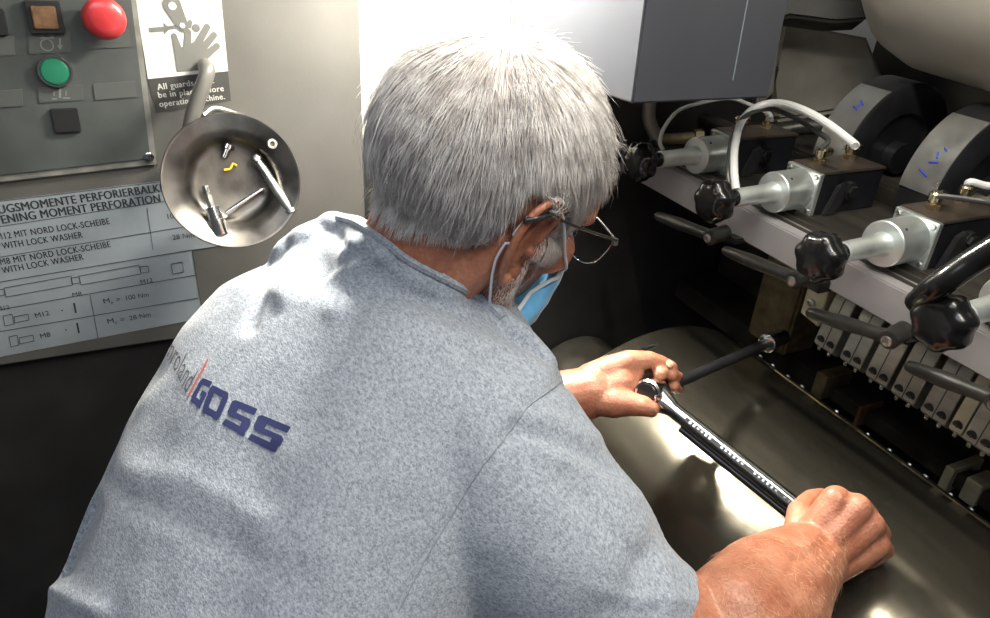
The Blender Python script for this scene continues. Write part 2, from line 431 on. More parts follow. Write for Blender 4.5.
MB().lathe([(0,CR-.004),(.003,CR),(.9,CR)], (CX,.70,CZ), (0,-1,0), 160).build('cylinder_body', CM, pc)
MB().lathe([(0,.15),(.012,.155),(.012,.09),(.195,.09)], (CX,.705,CZ), (0,1,0), 64).build('journal', M['grime'], pc)
# blanket edge strip with glints along the cylinder gap
def cyl_pt(a, y, r=CR): return V((CX+r*math.cos(a), y, CZ+r*math.sin(a)))
A0 = R(48)
m_ = MB()
rings = []
for k in range(40):
    y = .695 - k*.0225
    rings.append([cyl_pt(A0+.035, y, CR+.0005), cyl_pt(A0+.03, y, CR+.004), cyl_pt(A0-.03, y, CR+.0045), cyl_pt(A0-.045, y, CR-.004)])
m_.loft(rings); m_.build('edge_bar', M['grime'], pc)
random.seed(3)
for k in range(16):
    y = .66-k*.028+random.uniform(-.004,.004)
    c0 = cyl_pt(A0-.005, y, CR+.0045)
    MB().lathe([(0,.0035),(.0018,.0035),(.0026,.002)], c0, (math.cos(A0),0,math.sin(A0)), 8).build('edge_screw', M['steel'], pc)
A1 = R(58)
MB().loft([[cyl_pt(A1+.006,y_,CR+.0002), cyl_pt(A1+.006,y_,CR+.0011), cyl_pt(A1-.012,y_,CR+.0011), cyl_pt(A1-.012,y_,CR+.0002)] for y_ in (.60,.45,.3,.15,0,-.15)]).build('painted_glint_strip', mat('painted_glint_strip', (.10,.09,.06), .3, 1, col2=(.75,.60,.34), nscale=26, stretch=(0,1,0), detail=3), pc)  # added strip; broken golden reflections of the clamps painted into its colour

# beam rail carrying the valves
rl = empty('valve_rail', TM @ V((.68,.5,1.46)), 'long grey steel rail running from the man\'s face to the right edge, carrying the valves', 'rail')
MB().box((.655,.02,1.440),(.70,.90,1.478)).build('front_bar', M['rail'], rl, bevel=.0015)
MB().box((.6995,.02,1.425),(.84,.90,1.4838)).build('rear_bar', M['rail_top'], rl, bevel=.0012)
MB().box((.672,.02,1.4775),(.6765,.90,1.4805)).box((.684,.02,1.4775),(.690,.90,1.4828)).build('guide_strip', M['rail_top'], rl, bevel=.0006)

# valves
def knob_mesh(c, ax):
    m_ = MB()
    lob = lambda a: 1+.055*math.cos(7*a)
    pr = [(-.0150,.004),(-.0148,.012),(-.0135,.0185),(-.009,.0230),(-.002,.0245),(.006,.0235),(.0105,.019),(.0125,.012),(.013,.009)]
    m_.lathe(pr, c, ax, 84, fn=lob)
    return m_
def make_valve(y, label):
    z = 1.509
    t = empty('control_valve', TM @ V((.57,y,z)), label, 'valve', 'valves with star knobs along the rail')
    ax = V((1,.06,0)).normalized()
    k = V((.572,y,z))
    kb = knob_mesh(k, ax).build('star_knob', M['black_plastic'], t, angle=50)
    MB().lathe([(.010,.0100),(.020,.0086),(.0215,.0086),(.0225,.0092),(.030,.0092)], k, ax, 28).build('knob_neck', M['black_plastic'], kb)
    MB().lathe([(.0285,.0088),(.0295,.0104),(.080,.0108),(.091,.0128)], k, ax, 36).build('stem', M['zinc'], t)
    MB().lathe([(.0895,.013),(.0895,.0225),(.0905,.0236),(.132,.0236),(.133,.023)], k, ax, 56).build('spindle_housing', M['zinc'], t)
    h = k + ax*.1
    MB().cyl(h+V((.0,-.0128,.0190)), h+V((0,-.0134,.0199)), .0016, n=10).build('set_screw_hole', M['ink'], t)
    y0 = k.y + .0075
    MB().box((.704,y0-.0255,z-.0255),(.711,y0+.0255,z+.0255)).build('flange_plate', M['zinc'], t, bevel=.0008)
    for sy in (-1,1):
        for sz in (-1,1): MB().lathe([(0,.0030),(.0016,.0030),(.0022,.0022)], (.7045,y0+sy*.0205,z+sz*.0205), (-1,0,0), 12).build('flange_screw', M['steel'], t)
    MB().box((.711,y0-.0245,z-.025),(.812,y0+.0245,z+.0235)).build('valve_block', M['block'], t, bevel=.0012)
    MB().box((.710,y0-.0252,z+.0235),(.813,y0+.0252,z+.0270)).build('cover_plate', M['block_top'], t, bevel=.0008)
    MB().prism([(.722,y0-.0250,z-.025),(.738,y0-.0250,z-.025),(.754,y0-.0250,z+.002),(.753,y0-.0250,z+.011),(.745,y0-.0250,z+.0145),(.735,y0-.0250,z+.010)], (0,-.006,0)).build('side_bracket', M['black_oxide'], t, bevel=.001)
    MB().lathe([(0,.0075),(.0105,.0075),(.011,.0068)], (.756,y0-.0245,z+.003), (0,-1,0), 6).lathe([(0,.0105),(.0075,.0105)], (.756,y0-.0245,z+.003), (0,-1,0), 24).build('side_screw', M['black_oxide'], t, smooth=False)
    for q, (fx, fy) in enumerate(((.733,.006),(.790,.012))):
        f = empty('banjo_fitting', TM @ V((fx,y0+fy,z+.0270)))
        f.parent = t; f.location = f.location - t.location
        zz = z+.0270
        MB().lathe([(0,.0078),(.0055,.0078),(.006,.0070)], (fx,y0+fy,zz), (0,0,1), 6).build('hex_nut', M['brass'], f, angle=20)
        MB().lathe([(.006,.0055),(.009,.0058),(.0095,.0072),(.0165,.0072),(.0185,.0055)], (fx,y0+fy,zz), (0,0,1), 20).build('fitting_body', M['brass'], f)
        MB().cyl((fx-.002,y0+fy,zz+.013),(fx+.016,y0+fy+.002,zz+.013), .0052, n=14, bev=.0006).build('elbow', M['brass'], f)
    return t
XF = TM
vy = [.744,.603,.451,.322]
vl = ['valve with star knob nearest the man\'s face, highest and farthest along the grey rail',
      'second valve from the man\'s face, with the big grey cable looping over it',
      'third valve from the man\'s face, its black knob over the middle of the rail',
      'valve cut off at the right edge, with the nearest and largest black knob']
v1 = make_valve(vy[0], vl[0]); axis_dir = TM.to_3x3() @ V((0,1,0))
for y, l in list(zip(vy, vl))[1:]:
    c = copy_tree(v1); c.location = v1.location + axis_dir*(y-vy[0]); c['label'] = l

# cables (world space; from one fitting to another)
XF = None
def cable(pts, r, mt, label, n=10):
    o = MB().tube(bez([P(*p) for p in pts], n), r, 10).build('pneumatic_cable', mt); tag(o, label, 'cable'); return o
cable([(663,150,.985),(660,142,.99),(664,128,1.0),(678,111,1.02),(700,103,1.03),(728,98,1.02),(748,104,.99),(768,113,.96),(772,120,.93)], .0027, M['cable'], 'thin grey cable arching behind the first valve, below the hanging box')
cable([(736,190,.83),(734,170,.84),(735,145,.87),(742,121,.90),(757,107,.91),(778,103,.90),(803,110,.86),(828,124,.83),(853,143,.815),(855,146,.812)], .0046, M['cable'], 'thick light grey cable looping up over the second valve')
cable([(729,186,.84),(728,165,.85),(733,135,.89),(746,116,.90),(770,109,.915),(795,118,.89),(814,130,.86),(828,140,.83),(822,148,.825)], .003, M['cable_dark'], 'thin black cable running under the thick grey loop')
cable([(1015,182,.70),(990,186,.71),(972,182,.71),(967,184,.715)], .0035, M['cable'], 'short light grey cable leaving the rear fitting of the third valve to the right')
cable([(1015,210,.64),(985,202,.67),(950,197,.685),(938,196,.69)], .0026, M['cable_dark'], 'thin black cable leaving the front fitting of the third valve to the right')
o = MB().tube(bez([P(*p) for p in [(1030,225,.55),(1003,243,.56),(972,262,.575),(945,281,.585),(930,292,.60),(918,302,.63)]], 10), [.0105]*51, 14).build('black_hose', M['black_plastic']); tag(o, 'glossy black hose passing above the nearest knob at the right edge', 'hose')

cable([(637,356,.97),(643,349,.98),(655,345,.99),(668,346,1.0),(680,351,1.0),(688,360,1.0),(690,366,1.0)], .0012, M['steel'], 'thin bright arc just beyond the left hand, a wire in place of the cylinder end ring')  # wire added to draw the arc of the cylinder's end ring
# lever handles under the rail
M['lever'] = mat('lever_black', (.016,.015,.014), .38, .2, .3, 70, .1, 200)
def lever(tip, hub, xx, label, r=.0075):
    a = on(*tip, 0, xx+.004); b_ = on(*hub, 0, xx)
    t = empty('clamping_lever', b_, label, 'lever', 'black clamping levers below the rail')
    e = V((.647, b_.y+.006, b_.z+.004))
    MB().lathe([(0,.0065),(.002,.0095),(.03,.0095)], b_, e-b_, 24).build('hub', M['lever'], t)
    MB().lathe([(0,.0055),(.0015,.0052),(.0022,.0030),(.0010,.0027)], b_-(e-b_).normalized()*.0008, (b_-e), 20).build('hub_screw', M['steel'], t)
    MB().box((.640,b_.y-.004,b_.z-.006),(.675,b_.y+.016,1.4365+TILT*(b_.y-.6))).build('mount', M['lever'], t, bevel=.0015)
    d = (a-b_); L = d.length; d.normalize(); s0 = b_ + d*.004 + (e-b_).normalized()*.008
    MB().lathe([(0,.0070),(L*.25,.0068),(L*.55,.0078),(L*.9,.0062),(L*.97,.0052),(L,.0025)], s0, a-s0, 20).build('handle', M['lever'], t)
lever((658,216), (708,238), .60, 'first black lever below the rail, its pale screw end nearest the man\'s face')
lever((726,251), (792,281), .60, 'second black lever below the rail, between the second and third knobs')
lever((811,313), (887,341), .615, 'third black lever below the rail, in front of the row of grey clamps')
lever((911,367), (995,405), .62, 'lowest black lever, below the nearest knob at the right edge')

# clamp segments below the rail
XF = TM
holes = [(825,344),(851.5,359.5),(877.5,376.5),(904,394),(934.5,413.5),(978,441.5),(1008,461)]
def clamp(px, py, wd_, label, mt, nh=2, par=None):
    h = mon(px, py, 0, .702)
    t = empty('clamp_segment', TM @ V((.73, h.y, 1.40)), label, 'clamp', 'grey clamp segments in a row below the rail')
    zt = 1.436; zb = h.z - .012
    prof = [(.735,zt),(.722,zt-.01),(.711,zt-.028),(.703,h.z+.012),(.7005,h.z-.004),(.704,zb+.004),(.710,zb),(.745,zb),(.77,zt-.03),(.77,zt)]
    y0 = h.y - wd_/2
    MB().prism([(x,y0,z) for x,z in prof], (0,wd_,0)).build('segment_body', mt, t, bevel=.0006)
    ys = [h.y-.0072, h.y+.0072] if nh == 2 else [h.y]
    for yy in ys:
        s_ = MB().lathe([(0,.0054),(.0022,.0054),(.0026,.0046)], (.7035,yy,h.z+.002), (-1,0,-.15), 16).build('socket_screw', M['black_oxide'], t)
        MB().lathe([(.002,.0021),(.0031,.0021)], (.7035,yy,h.z+.002), (-1,0,-.15), 6).build('hex_recess', M['ink'], s_)
        MB().box((.7035,yy-.0022,zb-.001),(.712,yy+.0022,zb+.004)).build('pin', M['chrome'], t, bevel=.0006)
    if nh == 2: MB().prism([(x-.0004, h.y-.0005, z_) for x, z_ in prof[1:5]] + [(x+.003, h.y-.0005, z_) for x, z_ in prof[4:0:-1]], (0,.001,0)).build('groove', M['ink'], t)
names = ['leftmost grey clamp with two screws, under the tip of the third lever','second grey clamp with two screws, under the middle of the third lever','third grey clamp with two screws, under the hub of the third lever',
 'fourth grey clamp with two screws, above the tip of the lowest lever','fifth grey clamp with two screws, left of the pale single-screw one','sixth grey clamp with two screws, right of the pale single-screw one','grey clamp at the very right edge, last of its row']
for (x_, y_), nm in zip(holes, names): clamp(x_, y_, .0285, nm, M['clamp'])
clamp(957, 427, .0135, 'narrow pale clamp with a single screw, near the right edge', M['clamp_pale'], 1)
# end bracket left of the clamps
q = mon(812,306,0,.70)
eb = empty('end_bracket', TM @ V((.72,q.y,1.41)), 'pale beige bracket with one screw at the left end of the clamp row', 'bracket')
MB().prism([(.700,q.y-.016,q.z-.02),(.700,q.y+.013,q.z-.016),(.704,q.y+.017,q.z+.028),(.704,q.y-.012,q.z+.030)], (.05,0,0)).build('bracket_plate', M['clamp_pale'], eb, bevel=.001)
MB().lathe([(0,.005),(.002,.005),(.003,.0035)], (.7005,q.y+.002,q.z+.003), (-1,0,0), 16).build('bracket_screw', M['steel'], eb)

# trough behind the cylinder gap
def slab(name, a, b_, mt, label, cat, bevel=.001, rot=None):
    o = MB().box(a, b_, rot).build(name, mt, bevel=bevel); tag(o, label, cat); return o
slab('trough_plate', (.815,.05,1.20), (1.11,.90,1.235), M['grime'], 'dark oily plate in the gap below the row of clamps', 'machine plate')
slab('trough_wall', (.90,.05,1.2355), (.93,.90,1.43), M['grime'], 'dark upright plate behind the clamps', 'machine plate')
q = mon(905,430,2,1.255)
o = MB().box((q.x-.012,q.y-.17,1.2355),(q.x+.012,q.y+.10,1.255)).box((q.x+.014,q.y-.17,1.2355),(q.x+.03,q.y+.06,1.248)).build('gripper_bar', M['grime'], bevel=.001); tag(o, 'dark double bar with oily ridges lying in the gap below the clamps', 'bar')
def stub(px, py, x, y, z, mt, name, label, rz=0, zz=1.24):
    q = mon(px, py, 2, zz)
    o = MB().box((q.x-x/2,q.y-y/2,zz-z),(q.x+x/2,q.y+y/2,zz), Matrix.Rotation(rz,3,'Z')).build(name, mt, bevel=.001); tag(o, label, 'bracket'); return o
M['brassy'] = mat('brassy_brown', (.26,.21,.12), .4, .6, .3, 50, .3, 150)
stub(836,371,.05,.018,.035,M['brassy'],'brass_stop','brassy brown stop block at the left end of the oily gap',0,1.27)
stub(872,404,.042,.0045,.03,M['rust'],'rusty_pin','thin rusty brown strip sticking out of the oily gap',0,1.262)
stub(966,462,.055,.010,.035,M['clamp_pale'],'pale_bracket','pale worn bracket in the oily gap near the right edge',0,1.262)
stub(985,478,.035,.018,.03,M['clamp_pale'],'notched_block','pale notched block at the right edge of the oily gap',0,1.262)

# stand under the rail left of the clamps
q = mon(775,320,0,.80)
slab('support_post', (.80,q.y-.03,1.2355), (.86,q.y+.045,1.424), M['brassy'], 'worn brownish post under the rail behind the second lever', 'post', .004)

# hanging grey box
XF = None
q = P(632,104,.74)
bx = empty('switch_box', V((q.x+.08,q.y+.1,q.z)), 'large grey box hanging above the man, left side brightly lit and right side dark', 'box')
yb = YW+.0
q2 = on(770,92,1,q.y)
x1_ = q2.x
MB().box((q.x,q.y,q.z),(x1_,.90,q.z+.5)).build('housing', M['box_gray'], bx, bevel=.002)
g_ = on(742,30,1,q.y)
MB().box((g_.x-.0006,q.y-.0006,q.z+.02),(g_.x+.0006,q.y+.001,q.z+.5)).build('door_seam', mat('seam', (.16,.2,.23), .4), bx)

# casing behind
XF = TM
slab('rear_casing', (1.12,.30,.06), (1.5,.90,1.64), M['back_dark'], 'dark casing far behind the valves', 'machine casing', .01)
XF = None
def pslab(name, pts, d0, depth, mt, label, cat, bevel=.004):
    # a thick plate whose outline faces the work side, built at its own distance
    n = (cf*1.0).normalized(); vs = [P(x, y, d) for x, y, d in pts]
    o = MB().prism(vs, n*depth).build(name, mt, bevel=bevel); tag(o, label, cat); return o
pslab('curved_guard', [(783,20,1.16),(868,36,1.10),(885,78,1.10),(850,110,1.12),(775,122,1.17),(774,85,1.18)], 0, .05, M['cast'], 'worn grey cast guard between the hanging box and the big tank', 'guard', .006)
pslab('guard_strut', [(764,24,1.13),(781,28,1.13),(774,92,1.15),(757,108,1.15)], 0, .03, M['cast'], 'narrow grey strut along the right side of the hanging box', 'strut', .004)
pslab('top_shade', [(770,-30,1.05),(872,-30,1.02),(868,20,1.02),(835,22,1.04),(790,16,1.06),(770,24,1.08)], 0, .04, M['back_dark'], 'dark ribbed cover at the top beside the tank', 'cover', .004)
# roller discs
def disc(cx, cy, xw, r, wd_, label, a0, a1, marks):
    c = mon(cx, cy, 0, xw)
    global XF
    XF = TM
    t = empty('roller_disc', TM @ c, label, 'roller', 'dark roller discs with silver bands')
    MB().lathe([(0,r-.003),(.002,r),(wd_-.002,r),(wd_,r-.003),(wd_,r*.6),(wd_-.006,r*.55),(wd_-.006,.02),(wd_+.01,.02)], c, (0,-1,0), 96).build('disc_body', M['roll_dark'], t)
    pts = []
    outer = [c+V((math.cos(a)*(r+.0018),0,math.sin(a)*(r+.0018))) for a in [a0+(a1-a0)*k/24 for k in range(25)]]
    inner = [c+V((math.cos(a)*(r+.0002),0,math.sin(a)*(r+.0002))) for a in [a0+(a1-a0)*k/24 for k in range(24,-1,-1)]]
    bd = MB().prism([p+V((0,-.002,0)) for p in outer+inner], (0,-(wd_-.004),0)).build('silver_band', M['roll_band'], t)
    m_ = MB()
    for (aa, yy, ll, dd) in marks:
        p0 = c+V((math.cos(aa)*(r+.0022),-yy,math.sin(aa)*(r+.0022))); p1 = c+V((math.cos(aa+dd)*(r+.0022),-(yy+ll),math.sin(aa+dd)*(r+.0022)))
        m_.tube([p0,(p0+p1)/2,p1], .0011, 6)
    m_.build('marker_stroke', M['marker'], bd)
    XF = None
disc(864,146,.90,.095,.05,'farther roller disc with silver band and small blue mark, behind the second valve', R(118), R(182), [(R(134),.026,.008,.05),(R(136),.032,-.003,.07),(R(140),.024,.008,.03)])
disc(950,180,.90,.095,.05,'nearer roller disc with silver band and blue figure, behind the third valve', R(118), R(178), [(R(150),.026,.004,.07),(R(158),.024,.01,-.03),(R(164),.018,.012,.05),(R(146),.03,.004,.03)])

# tank
tq = P(1010,-70,.86)
tk = MB().lathe([(-.02,.002),(-.018,.06),(-.008,.11),(.012,.145),(.04,.168),(.075,.178),(.5,.180)], tq+V((0,.10,.02)), (.03,-1,-.1), 96).build('ink_tank', M['tank'])
tag(tk, 'big rounded grey metal drum in the top right corner', 'drum')

# pipework and fittings seen between valves
XF = TM
random.seed(5)
o = MB().tube(bez([V((.80,.90,1.51)),V((.80,.80,1.515)),V((.86,.74,1.54)),V((.93,.70,1.52))],8), .011, 12).build('rear_pipe', M['grime']); tag(o, 'dark pipe bending away behind the first valve', 'pipe')
o = MB().tube(bez([V((.86,.56,1.50)),V((.89,.50,1.515)),V((.92,.45,1.53)),V((.97,.41,1.52))],8), .013, 12).build('rear_pipe', M['grime']); tag(o, 'dark pipe between the third valve and the rollers', 'pipe')
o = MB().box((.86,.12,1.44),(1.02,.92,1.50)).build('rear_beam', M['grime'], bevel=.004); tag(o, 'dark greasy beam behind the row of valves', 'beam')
for (x_,y_,lab) in ((845,118,'x'),):
    pass
fx, fy = .70, .872
t = empty('pipe_elbow', TM @ V((fx,fy,1.48)), 'dusty brown pipe elbow on the rail beside the man\'s forehead', 'pipe elbow')
MB().tube(bez([V((.69,.90,1.56)),V((.69,.895,1.52)),V((.70,.88,1.492))],8), .010, 12).build('pipe', M['cast'], t)
MB().cyl((.70,.885,1.488),(.752,.86,1.496), .0085, n=14, bev=.001).lathe([(0,.0125),(.012,.0125)], (.752,.86,1.496), (1,-.4,.1), 6).build('union_nut', M['brassy'], t)
XF = None
# ------------------------------------------------------------------ the man
XF = None
SK = bpy.data.materials.new('skin'); SK.use_nodes = True
nt = SK.node_tree; b = nt.nodes['Principled BSDF']
tc = nt.nodes.new('ShaderNodeTexCoord')
n1 = nt.nodes.new('ShaderNodeTexNoise'); n1.inputs['Scale'].default_value = 38; n1.inputs['Detail'].default_value = 5
n2 = nt.nodes.new('ShaderNodeTexNoise'); n2.inputs['Scale'].default_value = 300; n2.inputs['Detail'].default_value = 4
n3 = nt.nodes.new('ShaderNodeTexVoronoi'); n3.inputs['Scale'].default_value = 420
rp = nt.nodes.new('ShaderNodeValToRGB')
rp.color_ramp.elements[0].position = .34; rp.color_ramp.elements[0].color = (.32,.115,.065,1)
rp.color_ramp.elements[1].position = .66; rp.color_ramp.elements[1].color = (.44,.20,.125,1)
for n_ in (n1, n2, n3): nt.links.new(tc.outputs['Object'], n_.inputs['Vector'])
nt.links.new(n1.outputs['Fac'], rp.inputs[0])
mx = nt.nodes.new('ShaderNodeMix'); mx.data_type = 'RGBA'; mx.blend_type = 'MULTIPLY'; mx.inputs[0].default_value = .35
nt.links.new(rp.outputs[0], mx.inputs[6])
rp2 = nt.nodes.new('ShaderNodeValToRGB'); rp2.color_ramp.elements[0].position = .35; rp2.color_ramp.elements[0].color = (.55,.42,.38,1); rp2.color_ramp.elements[1].position = .6
nt.links.new(n2.outputs['Fac'], rp2.inputs[0]); nt.links.new(rp2.outputs[0], mx.inputs[7])
nt.links.new(mx.outputs[2], b.inputs['Base Color'])
b.inputs['Roughness'].default_value = .45; b.inputs['Subsurface Weight'].default_value = .25
b.inputs['Subsurface Radius'].default_value = (1,.35,.2); b.inputs['Subsurface Scale'].default_value = .005
bp = nt.nodes.new('ShaderNodeBump'); bp.inputs['Strength'].default_value = .35; bp.inputs['Distance'].default_value = .0008
nt.links.new(n3.outputs['Distance'], bp.inputs['Height']); nt.links.new(bp.outputs[0], b.inputs['Normal'])
M['skin'] = SK

def camdir(a, b_, c): return (a*cr + b_*cu + c*cf).normalized()
HF = camdir(.69, -.08, .72)
HU = camdir(.45, .80, -.40); HU = (HU - HF*HU.dot(HF)).normalized()
HR = HF.cross(HU)
HO = P(531, 247, .590) - HR*.076
def H(f, r, u): return HO + (f*HF + r*HR + u*HU)*.0103          # head coordinates in cm
HM = Matrix((HF, HR, HU)).transposed()
def chain(mb, pts, n=14):                                       # pts: (point, radius) tapered capsule chain
    for (p, r) in pts: mb.ball(p, r, n=n)
    for (p0, r0), (p1, r1) in zip(pts[:-1], pts[1:]):
        if (p1-p0).length > 1e-4: mb.lathe([(0,r0),((p1-p0).length,r1)], p0, p1-p0, n)
def remesh(mb, vox, smooth=2, fac=.5):
    me = bpy.data.meshes.new('tmp'); me.from_pydata([tuple(p) for p in mb.v], [], mb.f)
    bm = bmesh.new(); bm.from_mesh(me); bmesh.ops.recalc_face_normals(bm, faces=bm.faces); bm.to_mesh(me); bm.free()
    o = bpy.data.objects.new('tmp', me); COL.objects.link(o)
    md = o.modifiers.new('r', 'REMESH'); md.mode = 'VOXEL'; md.voxel_size = vox
    if smooth: s = o.modifiers.new('s', 'SMOOTH'); s.factor = fac; s.iterations = smooth
    bpy.context.view_layer.update()
    ev = o.evaluated_get(bpy.context.evaluated_depsgraph_get())
    out = bpy.data.meshes.new_from_object(ev)
    r_ = MB(); r_.v = [v.co.copy() for v in out.vertices]; r_.f = [tuple(p.vertices) for p in out.polygons]
    bpy.data.objects.remove(o); bpy.data.meshes.remove(me); bpy.data.meshes.remove(out)
    return r_

man = empty('person', (.02,.55,0), 'man with short grey hair in a grey lettered T-shirt leaning over the cylinder', 'person')

# ---- body (head, neck, arms, hands as one surface)
B = MB()
rad = lambda a, b_, c: V((a, b_, c))*.01
B.ball(H(-1.6,0,4.5), rad(10.2,7.9,8.7), HM, 32)
B.ball(H(4.6,0,5.2), rad(4.9,6.2,4.8), HM, 24)
B.ball(H(4.2,0,-2.6), rad(5.0,5.6,6.6), HM, 24)
for s in (-1, 1):
    B.ball(H(6.0,3.9*s,-1.2), rad(2.6,2.5,2.5), HM)
    chain(B, [(H(.6,5.4*s,-2.5), .018), (H(1.6,5.0*s,-6.0), .017), (H(5.0,3.3*s,-8.2), .017), (H(7.0,1.4*s,-9.0), .016)])
    chain(B, [(H(8.4,.9*s,3.3), .010), (H(8.2,3.4*s,3.7), .011), (H(6.4,5.4*s,3.0), .010)])
    chain(B, [(H(9.9,1.0*s,-2.6), .0065), (H(9.2,1.8*s,-2.9), .005)])
    chain(B, [(H(1.0,6.0*s,-.5), .014), (H(5.0,5.2*s,-.6), .013)])
    chain(B, [(H(-1.5,5.2*s,-1.0), .022), (H(-2.3,4.0*s,-6.0), .023), (H(-2.6,3.4*s,-10), .026)])
B.ball(H(7.2,0,-8.6), rad(1.9,2.4,1.7), HM)
chain(B, [(H(9.0,0,2.4), .007), (H(10.2,0,.6), .0075), (H(11.2,0,-1.6), .0095), (H(10.3,0,-2.6), .008)])
chain(B, [(H(8.0,-2.0,-5.2), .007), (H(9.0,0,-4.9), .008), (H(8.0,2.0,-5.2), .007)])
chain(B, [(H(7.8,-1.6,-6.3), .008), (H(8.7,0,-6.4), .009), (H(7.8,1.6,-6.3), .008)])
NK = H(-3.4,0,-12.0)
chain(B, [(H(-2.6,0,1.0), .058), (H(-2.8,0,-4.5), .054), (H(-2.8,0,-8.5), .053), (NK, .050)], 24)
# ears: helix rim, antihelix, lobe, tragus
for s in (-1, 1):
    e = lambda f, u, o: H((f-.4)*1.12, (7.15+o*.62)*s, u*1.15)
    pts = [e(.7,.3,.35), e(.9,1.4,.55), e(.8,2.6,.95), e(.0,3.5,1.35), e(-1.1,3.6,1.7), e(-2.0,2.8,1.95), e(-2.35,1.5,1.95), e(-2.2,.1,1.75), e(-1.75,-1.3,1.35), e(-1.2,-2.2,.95), e(-.5,-2.8,.6), e(.1,-2.5,.4)]
    cv = bez(pts, 4)
    rs = [.0026+.0010*math.sin(PI*k/(len(cv)-1)) for k in range(len(cv))]
    for k in range(len(cv)-6, len(cv)): rs[k] = .0042
    B.tube(cv, rs, 8)
    B.tube(bez([e(-.1,2.5,1.05), e(-1.0,2.1,1.45), e(-1.35,1.0,1.55), e(-1.3,-.2,1.3), e(-.9,-1.2,.95), e(-.2,-1.6,.6)], 4), .0022, 8)
    B.add([e(.6,.3,.1), e(.4,2.6,.4), e(-1.1,3.4,.9), e(-2.1,1.5,1.3), e(-1.7,-1.2,.9), e(-.5,-2.6,.3), e(.0,-2.3,.0), e(0,0,-1.2)], [(0,1,7),(1,2,7),(2,3,7),(3,4,7),(4,5,7),(5,6,7),(6,0,7),(0,6,5,4,3,2,1)])
    B.ball(e(.55,-.4,.45), .0042)
# torso core, shoulders, upper arms (under the shirt)
C7 = P(425, 330, .72)
chain(B, [(NK, .05), (C7+V((-.02,0,-.03)), .062), (P(310,420,.68), .07), (P(230,560,.62), .07), (P(210,760,.58), .06)], 16)
SR = P(490, 440, .61); SL = P(275, 340, .79)
chain(B, [(C7+V((-.02,0,-.03)), .05), (SR, .052), (P(600,560,.565), .046), (P(706,668,.53), .041)], 16)
chain(B, [(P(706,668,.53), .041), (P(738,632,.55), .047), (P(768,606,.578), .045), (P(792,580,.612), .035), (P(812,561,.642), .0285)], 20)
chain(B, [(P(735,625,.55), .045), (P(762,585,.585), .038), (P(800,553,.635), .026)], 16)
chain(B, [(C7+V((-.02,0,-.03)), .05), (SL, .038), (P(350,440,.83), .040), (P(455,432,.80), .040)], 16)
chain(B, [(P(455,432,.80), .040), (P(520,412,.79), .038), (P(572,397,.782), .0295), (P(592,392,.778), .0270)], 20)
# right hand: back of the hand towards the lens, fingers closed round the wrench grip
def hand_r():
    K = [P(836,500,.648), P(856,508,.643), P(870,524,.646), P(877,544,.654)]
    Wp = [P(808,545,.650), P(812,553,.645), P(818,562,.644), P(823,570,.648)]
    rk = [.0130,.0132,.0122,.0112]
    for k in range(4): chain(B, [(Wp[k], .0165), (Wp[k].lerp(K[k],.55), .0150), (K[k], rk[k])])
    for k in range(3): chain(B, [(Wp[k].lerp(Wp[k+1],.5), .017), (K[k].lerp(K[k+1],.5)+cf*.004, .0105)])
    c1 = [P(848,505,.672), P(868,516,.668), P(880,533,.670), P(884,550,.673)]
    c2 = [P(834,520,.694), P(852,533,.690), P(865,547,.688), P(872,560,.686)]
    c3 = [P(814,525,.686), P(832,540,.683), P(848,553,.680), P(858,564,.678)]
    for k in range(4): chain(B, [(K[k], rk[k]), (c1[k], .0105-.0006*k), (c2[k], .0092-.0006*k), (c3[k], .0082-.0006*k)])
    chain(B, [(P(808,548,.652), .017), (P(800,530,.664), .0145), (P(800,512,.680), .0115), (P(812,500,.697), .0100), (P(822,497,.706), .0085)])
    chain(B, [(P(812,548,.655), .018), (P(828,512,.652), .0135)])
hand_r()
# left hand: thumb below, index finger over the ratchet head, the other fingertips curling back round it
WL = [P(590,379,.780), P(592,386,.787), P(592,395,.788), P(590,402,.784)]
KL = [P(628,361,.777), P(634,368,.792), P(634,378,.803), P(630,388,.808)]
for k in range(4): chain(B, [(WL[k], .0170), (WL[k].lerp(KL[k],.5), .0155), (KL[k], .0118)])
chain(B, [(P(604,392,.775), .021), (P(618,384,.778), .021), (P(632,372,.782), .013)])
chain(B, [(P(596,398,.772), .0185), (P(615,402,.764), .0170), (P(631,404,.757), .0125), (P(643,406,.753), .0108), (P(651,409,.752), .0088)])
chain(B, [(KL[0], .0118), (P(649,359.5,.779), .0092), (P(661,363,.783), .0082), (P(670,367.5,.786), .0068)])
chain(B, [(KL[1], .0110), (P(660,364,.812), .0092), (P(670,368,.798), .0085), (P(660,374,.774), .0078)])
chain(B, [(KL[2], .0105), (P(664,372,.822), .0085), (P(677,378,.812), .0078), (P(671,375,.782), .0070)])
chain(B, [(KL[3], .0095), (P(666,382,.826), .0075), (P(678,388,.815), .0068), (P(673,386,.786), .0062)])
body = remesh(B, .0019, 3, .5)
BB = BVHTree.FromPolygons([tuple(p) for p in body.v], body.f)
bo = body.build('body', M['skin'], man, angle=180)

